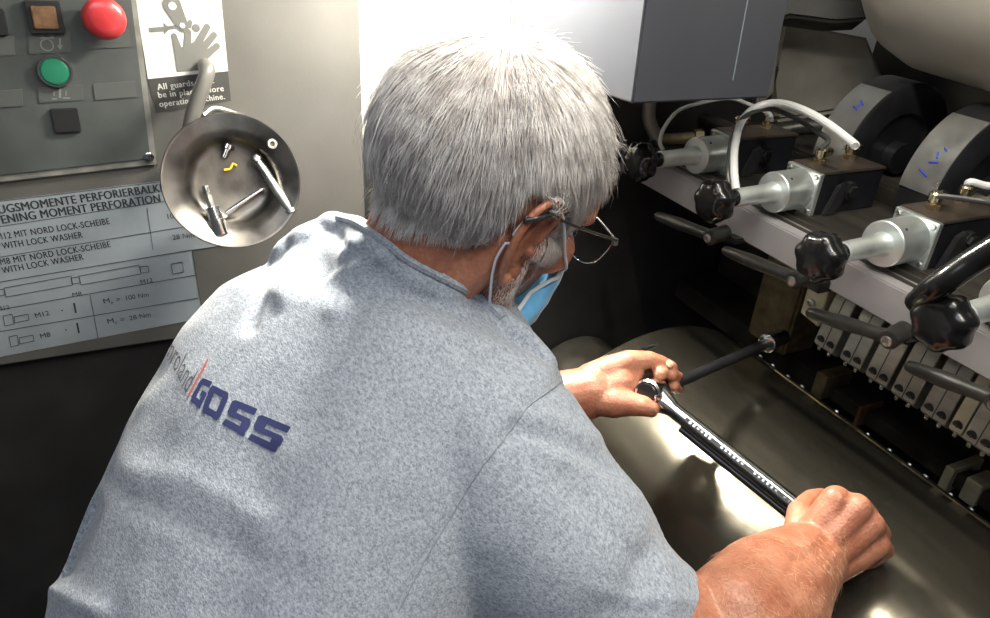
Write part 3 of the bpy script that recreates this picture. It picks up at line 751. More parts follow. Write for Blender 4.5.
# eyes, nails
for s in (-1, 1):
    MB().ball(H(7.9,3.1*s,1.7), .0122).build('eye', mat('eye_white', (.7,.68,.65), .15), man)
def nail(c, d, nrm, par, w_=.0055, l_=.0065):
    d = d.normalized(); nrm = (nrm-d*nrm.dot(d)).normalized(); s_ = d.cross(nrm); rings = []
    for i in range(5):
        t = i/4; rings.append([c + d*l_*(t-.5)*2*.8 + s_*w_*(u_)*math.sqrt(max(.05,1-(2*t-1)**4)) + nrm*(.0016*(1-u_*u_)) for u_ in (-1,-.5,0,.5,1)])
    MB().loft(rings, caps=False, closed=False).build('fingernail', M['nail'], par, angle=180)
M['nail'] = mat('nail', (.50,.27,.19), .3)
nail(P(669.5,365.5,.777)+cu*.002, cr-cu*.5, -cf+cu*.9, bo, .0045, .0055)
nail(P(653,411,.7445), cr-cu*.3, -cf*.6-cu*.8, bo, .0045, .0055)

# ---- T-shirt
S = MB()
def ellring(L, Rr, T, ax, n=40, e=2.4, push=0.0):
    c = (L+Rr)/2; a = (Rr-L)/2; m2 = a.cross(ax).normalized()
    if m2.dot(cf) > 0: m2 = -m2                              # towards the viewer
    out = []
    for i in range(n):
        t = 2*PI*i/n; ct, st = math.cos(t), math.sin(t)
        k = (abs(ct)**e + abs(st)**e)**(-1/e)
        out.append(c + a*k*ct + m2*T*k*st - m2*push)
    return out
TR = [((-25,930,.66),(400,1060,.52),.13),((56,745,.645),(428,850,.50),.13),((86,632,.65),(440,735,.505),.13),((96,585,.655),(452,680,.512),.13),((127,503,.68),(474,612,.525),.128),
      ((163,418,.705),(508,528,.545),.125),((197,352,.735),(534,450,.565),.12),((234,310,.755),(540,402,.578),.115),((278,280,.76),(530,366,.59),.100),((308,252,.745),(512,338,.605),.084),((335,230,.72),(494,310,.62),.068),((350,222,.705),(480,294,.63),.058)]
rings = []
mids = [(P(*a)+P(*b_))/2 for a, b_, T in TR]
for k, (a, b_, T) in enumerate(TR):
    ax = (mids[min(k+1,len(TR)-1)]-mids[max(k-1,0)]).normalized()
    rings.append(ellring(P(*a), P(*b_), T, ax, push=.02))
S.loft(rings)
# right sleeve
chain(S, [(P(452,432,.615), .078), (P(488,452,.595), .082), (P(520,508,.58), .082), (P(562,558,.568), .078), (P(598,602,.558), .068), (P(622,622,.55), .060)], 32)
S.lathe([(0,.064),(.015,.058),(.030,.053),(.040,.051)], P(622,618,.548), P(700,638,.562)-P(622,618,.548), 40)
# left shoulder and sleeve
chain(S, [(P(315,335,.755), .072), (P(282,335,.765), .066), (P(300,400,.81), .066), (P(380,435,.82), .062)], 24)
# collar lift at the neck
def on_body(x, y, dflt, back=.008):
    q = ray(x, y); l, n, i, d = BB.ray_cast(CAM, q.normalized())
    dd = (l-CAM).dot(cf) if l is not None else 9
    if dd > dflt+.06 or dd < dflt-.12: dd = dflt
    return P(x, y, dd+back)
col_pts = [(336,211,.71),(358,218,.69),(384,235,.665),(415,258,.645),(454,277,.63),(480,291,.62),(505,312,.615),(530,333,.61),(547,352,.60)]
c1_ = [on_body(x-4,y+13,d) for x,y,d in col_pts]
chain(S, [(p,.0145) for p in c1_], 16)
chain(S, [(on_body(x-14,y+34,d,.022),.028) for x,y,d in col_pts[2:]], 16)
chain(S, [(on_body(x-26,y+60,d,.036),.040) for x,y,d in col_pts[3:]], 16)
chain(S, [(on_body(x,y,d,.020),.029) for x,y,d in ((345,262,.70),(358,285,.69),(385,290,.68),(405,300,.66))], 16)
chain(S, [(P(318,242,.715), .022), (P(300,262,.725), .03)], 16)
shirt = remesh(S, .0042, 12, .5)
# folds: (points in the picture used to find the place on the cloth, half width, height)
folds = [
 ([(286,246),(272,262),(258,290),(248,325)], 7, -.0055), ([(300,236),(290,258),(278,290)], 10, .004),
 ([(352,243),(325,252),(298,272),(280,300)], 6, .0035), ([(360,250),(335,262),(310,285)], 5, -.003),
 ([(380,255),(352,275),(330,310)], 9, .003), ([(395,262),(372,285),(350,330)], 7, -.0025), ([(318,225),(338,235),(348,248)], 5, -.003), ([(400,262),(430,280),(470,300)], 8, -.0015),
 ([(568,378),(548,392),(527,408),(505,438),(480,470),(455,510),(425,560),(398,612)], 3.0, -.0018),
 ([(568,378),(548,392),(527,408),(505,438)], 9, -.003),
 ([(470,335),(510,352),(550,372)], 7, .0035), ([(455,350),(500,368),(535,385)], 6, -.0022), ([(500,330),(535,350),(562,372)], 6, -.003),
 ([(515,412),(560,422),(592,440)], 8, .0035), ([(520,432),(565,445),(610,470)], 7, -.0032), ([(540,450),(590,470),(632,498)], 9, .0028),
 ([(560,480),(600,520),(640,560)], 12, -.002), ([(660,530),(640,570),(625,618)], 12, -.003), ([(600,590),(640,600),(690,600)], 8, .002),
 ([(420,330),(380,380),(340,450),(320,540)], 40, .004), ([(300,330),(270,400),(240,500),(225,600)], 45, -.004), ([(90,505),(75,545),(62,575)], 8, -.006), ([(60,590),(75,600),(100,612)], 10, .004),
 ([(130,500),(180,520),(250,560)], 14, -.002), ([(130,470),(190,480),(260,520)], 16, .002)]
def segd(x, y, pl):
    best = 1e9
    for (ax_, ay), (bx_, by) in zip(pl[:-1], pl[1:]):
        dx, dy = bx_-ax_, by-ay; t = max(0, min(1, ((x-ax_)*dx+(y-ay)*dy)/(dx*dx+dy*dy)))
        best = min(best, math.hypot(x-ax_-t*dx, y-ay-t*dy))
    return best
SB0 = BVHTree.FromPolygons([tuple(p) for p in shirt.v], shirt.f)
tmp = bpy.data.meshes.new('t'); tmp.from_pydata([tuple(p) for p in shirt.v], [], shirt.f); tmp.update()
nrm = [v.normal.copy() for v in tmp.vertices]; bpy.data.meshes.remove(tmp)
newv = []
for p, n in zip(shirt.v, nrm):
    d = .0022*noise.noise(p*14) + .0010*noise.noise(p*38)
    if (p-CAM).dot(n) < 0.02:
        x, y, _ = proj(p)
        for pl, w_, h in folds:
            if min(q[0] for q in pl)-3*w_ < x < max(q[0] for q in pl)+3*w_ and min(q[1] for q in pl)-3*w_ < y < max(q[1] for q in pl)+3*w_:
                d += h*math.exp(-(segd(x, y, pl)/w_)**2)
    newv.append(p + n*d)
shirt.v = newv
SB = BVHTree.FromPolygons([tuple(p) for p in shirt.v], shirt.f)
FB = bpy.data.materials.new('heather_jersey'); FB.use_nodes = True
nt = FB.node_tree; b = nt.nodes['Principled BSDF']; b.inputs['Roughness'].default_value = .9; b.inputs['Specular IOR Level'].default_value = .15
b.inputs['Sheen Weight'].default_value = .25; b.inputs['Sheen Roughness'].default_value = .5
tc = nt.nodes.new('ShaderNodeTexCoord'); mp = nt.nodes.new('ShaderNodeMapping'); mp.inputs['Rotation'].default_value = (.3,.5,.7); mp.inputs['Scale'].default_value = (1,.45,1)
n1 = nt.nodes.new('ShaderNodeTexNoise'); n1.inputs['Scale'].default_value = 900; n1.inputs['Detail'].default_value = 2
n2 = nt.nodes.new('ShaderNodeTexNoise'); n2.inputs['Scale'].default_value = 420; n2.inputs['Detail'].default_value = 3
nt.links.new(tc.outputs['Object'], mp.inputs[0]); nt.links.new(mp.outputs[0], n1.inputs['Vector']); nt.links.new(mp.outputs[0], n2.inputs['Vector'])
ad = nt.nodes.new('ShaderNodeMath'); ad.operation = 'ADD'; nt.links.new(n1.outputs['Fac'], ad.inputs[0]); nt.links.new(n2.outputs['Fac'], ad.inputs[1])
mr = nt.nodes.new('ShaderNodeMath'); mr.operation = 'MULTIPLY'; mr.inputs[1].default_value = .5; nt.links.new(ad.outputs[0], mr.inputs[0])
rp = nt.nodes.new('ShaderNodeValToRGB'); rp.color_ramp.elements[0].position = .36; rp.color_ramp.elements[0].color = (.15,.172,.212,1); rp.color_ramp.elements[1].position = .62; rp.color_ramp.elements[1].color = (.33,.365,.42,1)
nt.links.new(mr.outputs[0], rp.inputs[0]); nt.links.new(rp.outputs[0], b.inputs['Base Color'])
bp = nt.nodes.new('ShaderNodeBump'); bp.inputs['Strength'].default_value = .4; bp.inputs['Distance'].default_value = .0008
nt.links.new(n1.outputs['Fac'], bp.inputs['Height']); nt.links.new(bp.outputs[0], b.inputs['Normal'])
M['jersey'] = FB
so = shirt.build('t_shirt', FB, man, angle=180)
def hit(x, y, off=.0009):
    q = ray(x, y); l, n, i, d = SB.ray_cast(CAM, q.normalized())
    if l is None: return None
    if n.dot(q) > 0: n = -n
    return l + n*off
def cloth_line(pl, w_, name, mt, n=60, off=.0004):
    pts = bez([V((x,y,0)) for x, y in pl], 8); c = [hit(p.x, p.y, off) for p in pts]; c = [p for p in c if p]
    return MB().tube(c, w_, 6).build(name, mt, so)
cloth_line([(566,379),(548,392),(527,408),(505,438),(480,470),(455,510),(425,560),(398,612)], .0004, 'armhole_seam', mat('seam_thread', (.20,.215,.25), .9))
cloth_line([(338,218),(358,224),(383,241),(413,263),(452,283),(478,297),(503,318)], .0034, 'collar', FB)

# printed letters on the back
def quadmap(q): 
    (tl, tr, br, bl) = [(140+x/3.435, 300+y/3.435) for x, y in q]
    def f(u, v):
        return ((bl[0]*(1-u)+br[0]*u)*(1-v)+(tl[0]*(1-u)+tr[0]*u)*v, (bl[1]*(1-u)+br[1]*u)*(1-v)+(tl[1]*(1-u)+tr[1]*u)*v)
    return f
def printed(name, polys, f, mt):
    bm = bmesh.new()
    for pl in polys:
        bm.faces.new([bm.verts.new((u, v, 0)) for u, v in pl])
    bmesh.ops.triangulate(bm, faces=bm.faces)
    for _ in range(2): bmesh.ops.subdivide_edges(bm, edges=[e for e in bm.edges if e.calc_length() > .16], cuts=1)
    bmesh.ops.triangulate(bm, faces=bm.faces)
    bm.verts.ensure_lookup_table()
    vs = [hit(*f(v.co.x, v.co.y), .0011) for v in bm.verts]
    fs = [tuple(v.index for v in fc.verts) for fc in bm.faces]; bm.verts.index_update()
    fs = [t for t in ([v.index for v in fc.verts] for fc in bm.faces) if all(vs[i] for i in t)]
    o = MB(); o.add([v if v else V() for v in vs], fs); bm.free()
    me = bpy.data.meshes.new(name); org = ORG[so.name]
    used = sorted({i for t in fs for i in t}); ix = {k: j for j, k in enumerate(used)}
    me.from_pydata([tuple(o.v[i]-org) for i in used], [], [tuple(ix[i] for i in t) for t in fs]); me.materials.append(mt)
    ob = bpy.data.objects.new(name, me); COL.objects.link(ob); ob.parent = so; return ob
M['print_navy'] = mat('print_navy', (.012,.018,.085), .8)
M['print_gray'] = mat('print_gray', (.075,.075,.085), .8)
M['print_red'] = mat('print_red', (.42,.09,.07), .8)
a, h = .30, .24    # stroke widths (u, v)
O_ = [[(0,.16),(.10,0),(.30,0),(.30,h),(.28,.30),(.28,.70),(.30,1-h),(.30,1),(.10,1),(0,.84)], [(.30,0),(.72,0),(.72,h),(.30,h)], [(.30,1-h),(.72,1-h),(.72,1),(.30,1)], [(.72,0),(.90,0),(1,.16),(1,.84),(.90,1),(.72,1),(.72,.24)]]
G_ = [[(0,.16),(.12,0),(.32,0),(.32,1),(.12,1),(0,.84)], [(.32,0),(1,0),(1,h),(.32,h)], [(.32,1-h),(1,1-h),(1,1),(.32,1)], [(.68,h),(1,h),(1,.58),(.68,.58)], [(.52,.38),(.68,.38),(.68,.58),(.52,.58)]]
S_ = [[(0,0),(.88,0),(.97,.06),(.92,h),(.04,h)], [(.66,h),(.98,h),(1,.30),(1,.50),(.90,.60),(.66,.60)], [(.30,.40),(.66,.40),(.66,.60),(.10,.60),(.16,.42)], [(0,.50),(.10,.40),(.34,.40),(.34,.76),(0,.76)], [(0,.76),(.34,.76),(.34,1),(.10,1),(0,.92)], [(.34,.76),(1,.76),(1.02,1),(.34,1)]]
for nm, pl, q in (('printed_letter', G_, [(215,268),(252,283),(208,376),(174,345)]), ('printed_letter', O_, [(247,291),(312,324),(272,418),(214,384)]),
                  ('printed_letter', S_, [(322,342),(405,375),(362,473),(284,428)]), ('printed_letter', S_, [(412,393),(519,437),(472,528),(372,480)])):
    printed(nm, pl, quadmap(q), M['print_navy'])
vs_, fs_ = text_mesh('nroland', -.005, 1.0)
x0 = min(v.x for v in vs_); x1 = max(v.x for v in vs_)
printed('printed_word', [[((vs_[i].x-x0)/(x1-x0), vs_[i].y/.74) for i in t] for t in fs_], quadmap([(126,122),(207,240),(160,322),(96,196)]), M['print_gray'])
printed('printed_bar', [[(0,0),(1,0),(1,1),(0,1)]], quadmap([(234,204),(239,207),(171,334),(166,331)]), M['print_red'])

# trousers and shoes below the picture
T_ = MB()
hp = P(120,900,.62)
chain(T_, [(hp+V((0,-.02,.02)), .15), (V((hp.x,hp.y-.02,.93)), .16)], 24)
for s in (-1, 1):
    chain(T_, [(V((hp.x,hp.y-.09*s,.92)), .10), (V((hp.x+.03,hp.y-.11*s,.5)), .075), (V((hp.x-.02,hp.y-.12*s,.11)), .06)], 20)
remesh(T_, .012, 4).build('trousers', mat('work_trousers', (.03,.035,.05), .85), man)
for s in (-1, 1):
    c = V((hp.x+.05, hp.y-.12*s, .045))
    MB().ball(c, (.14,.052,.048)).box((c.x-.14,c.y-.05,.001),(c.x+.14,c.y+.05,.03)).build('shoe', M['rubber'], man)
# ---- hair, beard, mask, glasses
HB = MB()
def hairy(p, n):
    q = p-HO; f, r, u = q.dot(HF)*100, q.dot(HR)*100, q.dot(HU)*100
    ar = abs(r)
    if u > 13.5: return True
    if ar > 4.2 and -3.8 < f < 1.9 and u < 4.4: return False
    if f > 1.9 and ar > 5.0: return (f < 4.6 and u > -1.2) or (u > 2.2 and f < 5.2+.28*(u-2)) 
    if f > 5.4: return u > 8.2+(f-5.4)*.9 and False or (u > 9.0)
    if f < -1.5: return u > -3.7+.09*ar*ar
    return u > 2.5
WH = H(-5.2, .6, 11.6)
rnd = random.Random(11)
CTR = H(-.5,0,4)
def strand(mb, p, d, L, lift0, lift1, r, n=6, grav=.0, curl=0, stop=False):
    q, nn, i, _ = BB.find_nearest(p)
    pts = [q+nn*.001]; pos = q
    side = nn.cross(d).normalized()
    for k in range(1, n):
        t = k/(n-1)
        d2 = (d + side*curl*math.sin(t*2.5) + V((0,0,-grav))*t).normalized()
        pos = pos + d2*(L/(n-1))
        q2, n2, i2, _ = BB.find_nearest(pos)
        d = (d - n2*d.dot(n2)).normalized()
        q_ = q2-HO
        if k > 1 and stop and not hairy(q2+HU*.011-HF*.004, None): break
        e_f, e_r, e_u = q_.dot(HF)*100, abs(q_.dot(HR)*100), q_.dot(HU)*100
        if stop and e_r > 4.4 and -3.4 < e_f < 1.6 and e_u < 4.0: break
        pos = q2
        pts.append(q2 + n2*(lift0 + (lift1-lift0)*t))
    n = len(pts)
    if n < 2: return
    rs = [r*(1-.8*(k/(n-1))**1.5) for k in range(n)]
    mb.tube(pts, rs, 3)
N_H = 15000; cnt = 0
while cnt < N_H:
    z = rnd.uniform(-1,1); a = rnd.uniform(0,2*PI); s_ = math.sqrt(1-z*z)
    dr = HM @ V((s_*math.cos(a), s_*math.sin(a), z))
    l, n, i, dd = BB.ray_cast(CTR+dr*.17, -dr)
    if l is None or (l-CTR).length > .125 or not hairy(l, n): continue
    cnt += 1
    q = (l-HO); f, r, u = q.dot(HF)*100, q.dot(HR)*100, q.dot(HU)*100
    away = (l-WH); dist = away.length; away = away-n*away.dot(n); away.normalize()
    swirl = n.cross(away)*.45*math.exp(-dist/.05)
    side = 1 if r > 0 else -1
    d = away + swirl + (-HU*.35 + HF*.15*(1 if abs(r) > 4 else 0))*min(1, dist/.08)
    d += V((rnd.gauss(0,.12), rnd.gauss(0,.12), rnd.gauss(0,.12)))
    d += HM @ V((noise.noise(l*60), noise.noise(l*60+V((9,0,0))), noise.noise(l*60+V((0,9,0)))))*.40
    d = (d-n*d.dot(n)).normalized()
    L = rnd.uniform(.032,.055)
    if u < 0: L *= .6
    if u < -3: L *= .8
    lift = rnd.uniform(.004,.0115)*(1 if u > 2 else .55)
    if dist < .04: L *= .8
    wild = rnd.random() < .035
    strand(HB, l, d, L*(1.15 if wild else 1), .0025, lift+(.009 if wild else 0), rnd.uniform(.00020,.00038), 8, .25, rnd.gauss(0,.15), True)
# scalp-hugging under layer
capv = {}; capf = []; U_ = MB()
for fc in body.f:
    c = sum((body.v[i] for i in fc), V())/len(fc)
    if (c-CTR).length < .135 and hairy(c, None): capf.append(fc)
vn = {}
for fc in capf:
    n = (body.v[fc[1]]-body.v[fc[0]]).cross(body.v[fc[2]]-body.v[fc[0]])
    for i in fc: vn[i] = vn.get(i, V()) + n
ix = {k: j for j, k in enumerate(vn)}
U_.add([body.v[k] + vn[k].normalized()*(.0028 if (vn[k].dot(body.v[k]-CTR) > 0) else -.0028) for k in vn], [tuple(ix[i] for i in fc) for fc in capf])
def hairmat(name, c1, c2, rough=.45):
    m = mat(name, c1, rough, 0, col2=c2, nscale=70, spec=.45, detail=2); return m
ho_ = U_.build('hair', hairmat('hair_under', (.33,.29,.28), (.46,.41,.40)), man, angle=180)
HB.build('hair_strands', hairmat('grey_hair', (.52,.49,.48), (.80,.78,.77), .35), ho_, angle=180)
tag(ho_, 'short grey hair')

BD = MB(); cnt = 0
while cnt < 2600:
    f = rnd.uniform(-.6,8.5); u = rnd.uniform(-10,1.0); s_ = rnd.choice((-1,1,1))
    if u > -3.0 and not (.7 < f < 3.9 + (-1-u)*.5): continue
    if u > -4.5 and f > 4.5: continue
    if u < -7.5+.1*f and f < .5: continue
    l, n, i, dd = BB.ray_cast(H(f, 16*s_, u), -HR*s_)
    if l is None: continue
    cnt += 1
    d = (-HU*1.0 + HF*.35 + V((rnd.gauss(0,.3),rnd.gauss(0,.3),rnd.gauss(0,.3)))); d = (d-n*d.dot(n)).normalized()
    Lb = rnd.uniform(.006,.011) if u < -1 else rnd.uniform(.008,.015)
    strand(BD, l, d, Lb, .0006, rnd.uniform(.001,.0028), .00020, 4, 0)
BD.build('beard', hairmat('white_beard', (.50,.46,.43), (.85,.82,.80), .4), man, angle=180)
# fair hair on the forearm
AH = MB()
for k in range(420):
    x = rnd.uniform(705,845); y = rnd.uniform(535,618)
    l, n, i, dd = BB.ray_cast(CAM, ray(x,y).normalized())
    if l is None: continue
    d = cr*.3-cu*.6 + V((rnd.gauss(0,.4),rnd.gauss(0,.4),rnd.gauss(0,.4))); d = (d-n*d.dot(n)).normalized()
    strand(AH, l, d, rnd.uniform(.006,.012), .0005, rnd.uniform(.001,.003), .00009, 4, 0)
AH.build('arm_hair', hairmat('fair_hair', (.45,.28,.16), (.75,.55,.35), .4), bo, angle=180)

# face mask
M['mask_blue'] = mat('mask_blue', (.12,.40,.70), .75, sheen=.3, noise_amt=.06, nscale=200)
M['mask_white'] = mat('mask_white', (.70,.74,.80), .8)
us = [-2.6,-3.4,-4.2,-5.1,-6.0,-6.9,-7.8,-8.7,-9.6,-10.5,-11.3]
rows = []
for j, u in enumerate(us):
    row = []
    tmax = 50 + 3.9*j
    for k in range(25):
        th = R(-tmax + 2*tmax*k/24)
        rr = 8.2 + .5*math.sin(PI*j/10) + (.9*math.cos(th)**3 if j < 4 else .5*math.cos(th))
        f = 2.6 + rr*math.cos(th)*(.98 if j < 8 else .98-.06*(j-7)); r = .80*rr*math.sin(th)
        ex = .07*math.sin(j*PI)  # pleats
        pt = H(f + .12*(j % 2), r, u - .10*abs(k-12)*(j/10.)*0.0 + (-.016*(abs(k-12))**2*(1-j/10.) + 2.3*(1-j/10.)) + .012*(abs(k-12))**2*(j/10.)**2)
        q, n, i, dd = BB.find_nearest(pt)
        if (pt-q).dot(n) < .003: pt = q + n*.003
        elif k in (0,24) and (pt-q).length > .006: pt = q + n*.006
        row.append(pt)
    rows.append(row)
mk = MB().loft(rows, caps=False, closed=False)
mo = mk.build('face_mask', M['mask_blue'], man, angle=180)
md = mo.modifiers.new('s', 'SOLIDIFY'); md.thickness = .0012
tag(mo, 'light blue surgical mask with white loops')
for s, k in ((1, 24), (-1, 0)):
    ed = [rows[j][k] + HR*s*.0006 for j in range(len(us))]
    MB().tube(ed, .0020, 6).build('edge_binding', M['mask_white'], mo)
    top = rows[0][k]; bot = rows[-2][k]
    et = H(.3-.4, 8.4*s, 3.1) ; eb_ = H(-2.3, 8.6*s, 1.6)
    ft = H(1.0,7.6*s,3.2)
    p1 = [top, top.lerp(ft,.33)+HR*s*.004, top.lerp(ft,.66)+HR*s*.004, ft, H(-.6,7.5*s,3.5), H(-1.9,7.6*s,2.8), H(-2.7,7.6*s,1.2), H(-2.6,7.2*s,-1.6), H(-1.0,6.9*s,-4.5), H(1.5,6.2*s,-7.4), bot]
    cv = []
    for p in bez(p1, 6):
        q, n, i, dd = BB.find_nearest(p)
        cv.append(q+n*.0022 if (p-q).dot(n) < .0018 else p)
    MB().tube(cv, .0012, 8).build('ear_loop', M['mask_white'], mo, angle=180)

# glasses
M['frame_black'] = mat('frame_black', (.02,.02,.02), .3)
gl = MB().tube(bez([H(10.2,-6.8,2.0), H(10.7,-3.6,2.3), H(11.0,-1.0,2.2), H(11.2,0,2.4), H(11.0,1.0,2.2), H(10.7,3.6,2.3), H(10.2,6.8,2.0)], 6), .0012, 8).build('glasses', M['frame_black'], man, angle=180)
tag(gl, 'thin dark framed glasses')
GM = bpy.data.materials.new('lens_glass'); GM.use_nodes = True; bb = GM.node_tree.nodes['Principled BSDF']
bb.inputs['Transmission Weight'].default_value = 1; bb.inputs['Roughness'].default_value = .02; bb.inputs['IOR'].default_value = 1.05
for s in (-1, 1):
    rim = [H(10.2,6.6*s,1.9), H(10.25,6.5*s,.6), H(10.35,5.9*s,-.9), H(10.5,4.4*s,-1.7), H(10.7,2.6*s,-1.6), H(10.85,1.3*s,-.7), H(10.95,1.0*s,.8), H(11.0,1.1*s,2.0)]
    MB().tube(bez(rim, 6), .0006, 6).build('wire_rim', M['chrome'], gl, angle=180)
    MB().poly([p for p in bez(rim, 4)]).build('lens', GM, gl)
    MB().tube([H(10.2,6.8*s,2.1), H(9.6,7.2*s,2.2), H(4,7.55*s,2.55), H(1.0,7.75*s,2.9)], [.0016,.0013,.0013,.0013], 8).tube([H(1.0,7.75*s,2.9), H(-.6,8.0*s,3.3), H(-2.2,8.6*s,3.0), H(-3.5,8.5*s,2.4)], [.0014,.0021,.0026,.0026], 8).build('temple_arm', M['frame_black'], gl, angle=180)
    MB().box(H(10.0,6.9*s,1.9)-V((.002,.002,.0028)), H(10.0,6.9*s,1.9)+V((.002,.002,.0028))).build('hinge', M['steel'], gl)

# ---- wrench in his hands
a = P(651,392,.765); b_ = P(795,506,.690); ax = (b_-a).normalized(); e2 = b_ + ax*.085
dv = (a-P(768,343,.915)).normalized()
tw = empty('torque_wrench', a, 'long chrome torque wrench held in both hands over the cylinder', 'wrench')
MB().lathe([(.014,.0045),(.020,.0075),(.03,.0082),(.19,.0082),(.194,.0095),(.215,.0103),(.222,.0103),(.225,.008)], a, ax, 32).build('shaft', M['chrome'], tw)
sd = (-cf - ax*(-cf).dot(ax)).normalized()
hd = (dv - ax*dv.dot(ax)).normalized(); hd = (hd*.75+sd*.5).normalized()
hm = Matrix((ax, sd.cross(ax)*-1, sd)).transposed()
m_ = MB().lathe([(-.014,.0125),(-.012,.0145),(.010,.0145),(.012,.0125)], a, hd, 36)
m_.build('ratchet_head', M['chrome'], tw)
sx_ = sd.cross(ax)
MB().loft([[a+ax*t+sx_*(w1*math.cos(2*PI*i/24))+sd*(h1*math.sin(2*PI*i/24)) for i in range(24)] for t, w1, h1 in ((0,.0125,.0085),(.010,.0135,.0095),(.018,.0118,.009),(.026,.0092,.0082),(.033,.0075,.0075),(.040,.0072,.0072))]).build('head_yoke', M['chrome'], tw)
MB().lathe([(.0118,.0105),(.0135,.010),(.0137,.004)], a, hd, 28).build('ratchet_dial', M['black_oxide'], tw)
pl = a + ax*.012 + sd*.0135
MB().box(pl-V((.004,.002,.002)), pl+V((.004,.002,.002))).build('reversing_lever', M['chrome'], tw, bevel=.0008)
side = sd.cross(ax)
if side.dot(cu) > 0: side = -side
wn = (sd*.35 - side*0 + side*.0)
MB().prism([a+ax*t+side*w2+sd*.0070 for t, w2 in ((.045,-.0019),(.185,-.0019),(.185,.0019),(.045,.0019))], sd*.0016).build('scale_window', M['frame_black'], tw)
m_ = MB(); rr_ = random.Random(2)
for k in range(30):
    t = .05+.0047*k
    if k in (6, 7, 14, 15, 22): continue
    w2 = rr_.uniform(.0006,.0013)
    m_.prism([a+ax*t+side*-w2+sd*.0087, a+ax*(t+.0022)+side*-w2+sd*.0087, a+ax*(t+.0022)+side*w2+sd*.0087, a+ax*t+side*w2+sd*.0087], sd*.0002)
m_.build('scale_marks', M['chrome'], tw)
MB().lathe([(.045,.0036),(.24,.0036)], a+side*.0105-sd*.004, ax, 12).build('side_rod', M['black_oxide'], tw)
# extension bar and socket
p0 = a - sd*.010; p1 = P(768,343,.915); p2 = P(794,337,.94)
eb2 = empty('extension_bar', p0, 'black extension bar reaching from the wrench head to a bolt, chrome socket at its tip', 'extension bar')
MB().lathe([(0,.008),(.012,.008),(.016,.0062),((p1-p0).length,.0062)], p0, p1-p0, 20).build('bar', M['black_oxide'], eb2)
d_ = (p1-p0).normalized()
MB().lathe([(-.004,.0095),(-.003,.0115),(.012,.0115),(.0125,.0105),(.016,.0105),(.0165,.0100),(.034,.0100),(.035,.009)], p1, d_, 28).build('socket', M['chrome'], eb2)

# ---- dish with loose parts beside the label
DC = P(233,181,.86)
dn = (CAM-DC).normalized(); dn = (dn + V((.10,0,.04))).normalized()
dx = V((0,0,1)).cross(dn).normalized(); dy = dn.cross(dx)
M['dish'] = mat('dish_steel', (.16,.15,.138), .36, 1, .25, 35, .1, 200, rough_var=.06)
def D(x, y, z): return DC + dx*x + dy*y + dn*z
ds = empty('parts_dish', DC, 'round polished steel dish holding loose parts beside the label', 'dish')
MB().lathe([(-.030,.0005),(-.030,.036),(-.0285,.043),(-.022,.048),(-.012,.053),(-.006,.062),(0,.0735),(.001,.075),(.0012,.0762),(-.0005,.077),(-.003,.075),(-.010,.064),(-.016,.057),(-.026,.050),(-.033,.044),(-.034,.036),(-.034,.0005)], DC, dn, 80, caps=False).build('bowl', M['dish'], ds, angle=60)
MB().lathe([(-.052,.030),(-.050,.032),(-.034,.032)], DC, dn, 40).build('magnet_base', M['rubber'], ds)
def at(px, py, z): 
    q = ray(px, py); o = DC + dn*z; return CAM + q*((o-CAM).dot(dn)/q.dot(dn))
t = empty('socket_bit', at(214,215,-.02), 'chrome socket with protruding bit at the bottom left of the dish', 'socket bit')
s0 = at(221,236,-.012); s1 = at(205,186,-.017)
dd_ = (s1-s0); MB().lathe([(0,.009),(.001,.0105),(.019,.0105),(.020,.0088),(.034,.0086),(.035,.006)], s0, dd_, 28).build('socket_sleeve', M['chrome'], t)
MB().lathe([(.033,.0042),(dd_.length,.0042)], s0, dd_, 6).build('hex_bit', M['steel'], t, smooth=False)
o = MB().lathe([(0,.0055),(.004,.0072),(.008,.0072),(.0085,.0058),(.070,.0058),(.074,.0058),(.0745,.0075),(.079,.0075),(.080,.006)], at(254,156,-.020), at(290,210,-.006)-at(254,156,-.020), 24).build('locating_pin', M['steel']); tag(o, 'thick steel pin leaning across the right side of the dish', 'pin')
n0 = at(272,144,-.006)
m_ = MB().lathe([(0,.0028),(0,.0055),(.002,.0062),(.004,.0055),(.004,.0028),(0,.0028)], n0, dn, 20, caps=False); o = m_.build('ring_nut', M['steel']); tag(o, 'small ring nut near the upper right rim of the dish', 'nut')
o = MB().lathe([(0,.0072),(.005,.0072),(.0055,.0042),(.016,.0040)], at(229,145,-.022), at(223,160,-.022)-at(229,145,-.022), 16).build('short_bolt', M['chrome']); tag(o, 'short chrome bolt in the upper middle of the dish', 'bolt')
o = MB().lathe([(0,.0030),((at(262,189,-.024)-at(226,213,-.02)).length,.0030)], at(226,213,-.02), at(262,189,-.024)-at(226,213,-.02), 12).build('thin_rod', M['chrome']); tag(o, 'thin chrome rod lying low across the dish behind the socket', 'rod')
o = MB().tube(bez([at(224,170,-.026), at(230,169,-.026), at(233,164,-.026), at(237,166,-.026)], 5), .0014, 6).build('yellow_clip', mat('yellow', (.6,.45,.03), .5)); tag(o, 'tiny bent yellow clip in the middle of the dish', 'clip')
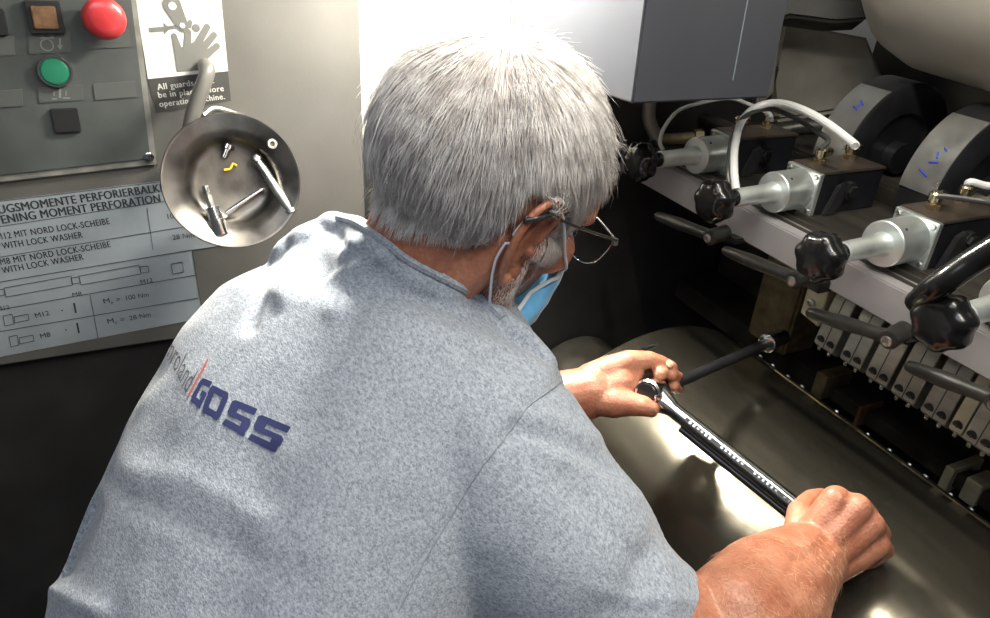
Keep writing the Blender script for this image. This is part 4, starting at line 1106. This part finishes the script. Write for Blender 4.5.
# handle the dish clings to
t = empty('pull_handle', W(200,110), 'grey bent rod handle on the wall above the dish', 'handle')
h0 = W(205,66,.04); h1 = on(192,118,1,YW-.055); h2 = on(186,165,1,YW-.06)
MB().tube(bez([W(205,66,.0), W(205,66,.03), h0+V((0,-.008,-.008)), h1, h2], 8), .0085, 16).build('rod', M['wall_paint'], t)
MB().tube(bez([on(203,116,1,YW-.05), on(215,109,1,YW-.04), on(237,115,1,YW-.03), W(244,118,.0)], 6), .004, 10).build('brace', M['steel'], t)

# ---- work lamp behind the man's head
LP = V((.355,.83,1.86))
wl = empty('work_lamp', LP, 'glaring white work lamp behind the man\'s head', 'lamp')
ln = (V((0.48,.52,1.35))-LP).normalized(); lx = V((0,0,1)).cross(ln).normalized(); ly = ln.cross(lx)
def LB(mb, x0, x1, y0, y1, z0, z1):
    vs = [LP+lx*x+ly*y+ln*z for x in (x0,x1) for y in (y0,y1) for z in (z0,z1)]
    return mb.add(vs, [(0,1,3,2),(4,6,7,5),(0,4,5,1),(2,3,7,6),(0,2,6,4),(1,5,7,3)])
LB(MB(), -.075,.075,-.055,.055,-.035,-.001).build('lamp_housing', M['sticker_white'], wl, bevel=.006)
MB().ball(LP, V((.06,.042,.03)), Matrix((lx,ly,ln)).transposed(), 32).build('diffuser', mat('lamp_glow', (.9,.9,.85), .5, emit=(1,.95,.82), estr=680), wl)
MB().tube([LP-ln*.03, LP-ln*.03+V((0,.04,0)), V((LP.x,YW+.069,LP.z+.06))], .009, 12).build('bracket_arm', M['sticker_white'], wl)
# ------------------------------------------------------------------ light
def area(name, loc, target, sx, sy, power, col=(1,1,1)):
    d = bpy.data.lights.new(name, 'AREA'); d.shape = 'RECTANGLE'; d.size = sx; d.size_y = sy; d.energy = power; d.color = col
    o = bpy.data.objects.new(name, d); COL.objects.link(o); o.location = loc
    o.rotation_euler = (V(target)-V(loc)).to_track_quat('-Z', 'Y').to_euler(); return o
area('ceiling_lamp', (-.35, -.25, 2.75), (.1, .45, 1.3), 1.3, .6, 14, (.93,.96,1))
area('press_tube_lamp', (.40, .36, 2.1), (.42, .62, 1), .95, .022, 12, (1,.93,.78)).rotation_euler = (0, 0, R(90))
wd = bpy.data.worlds.new('room'); bpy.context.scene.world = wd; wd.use_nodes = True
wd.node_tree.nodes['Background'].inputs[0].default_value = (.55,.58,.62,1); wd.node_tree.nodes['Background'].inputs[1].default_value = .17
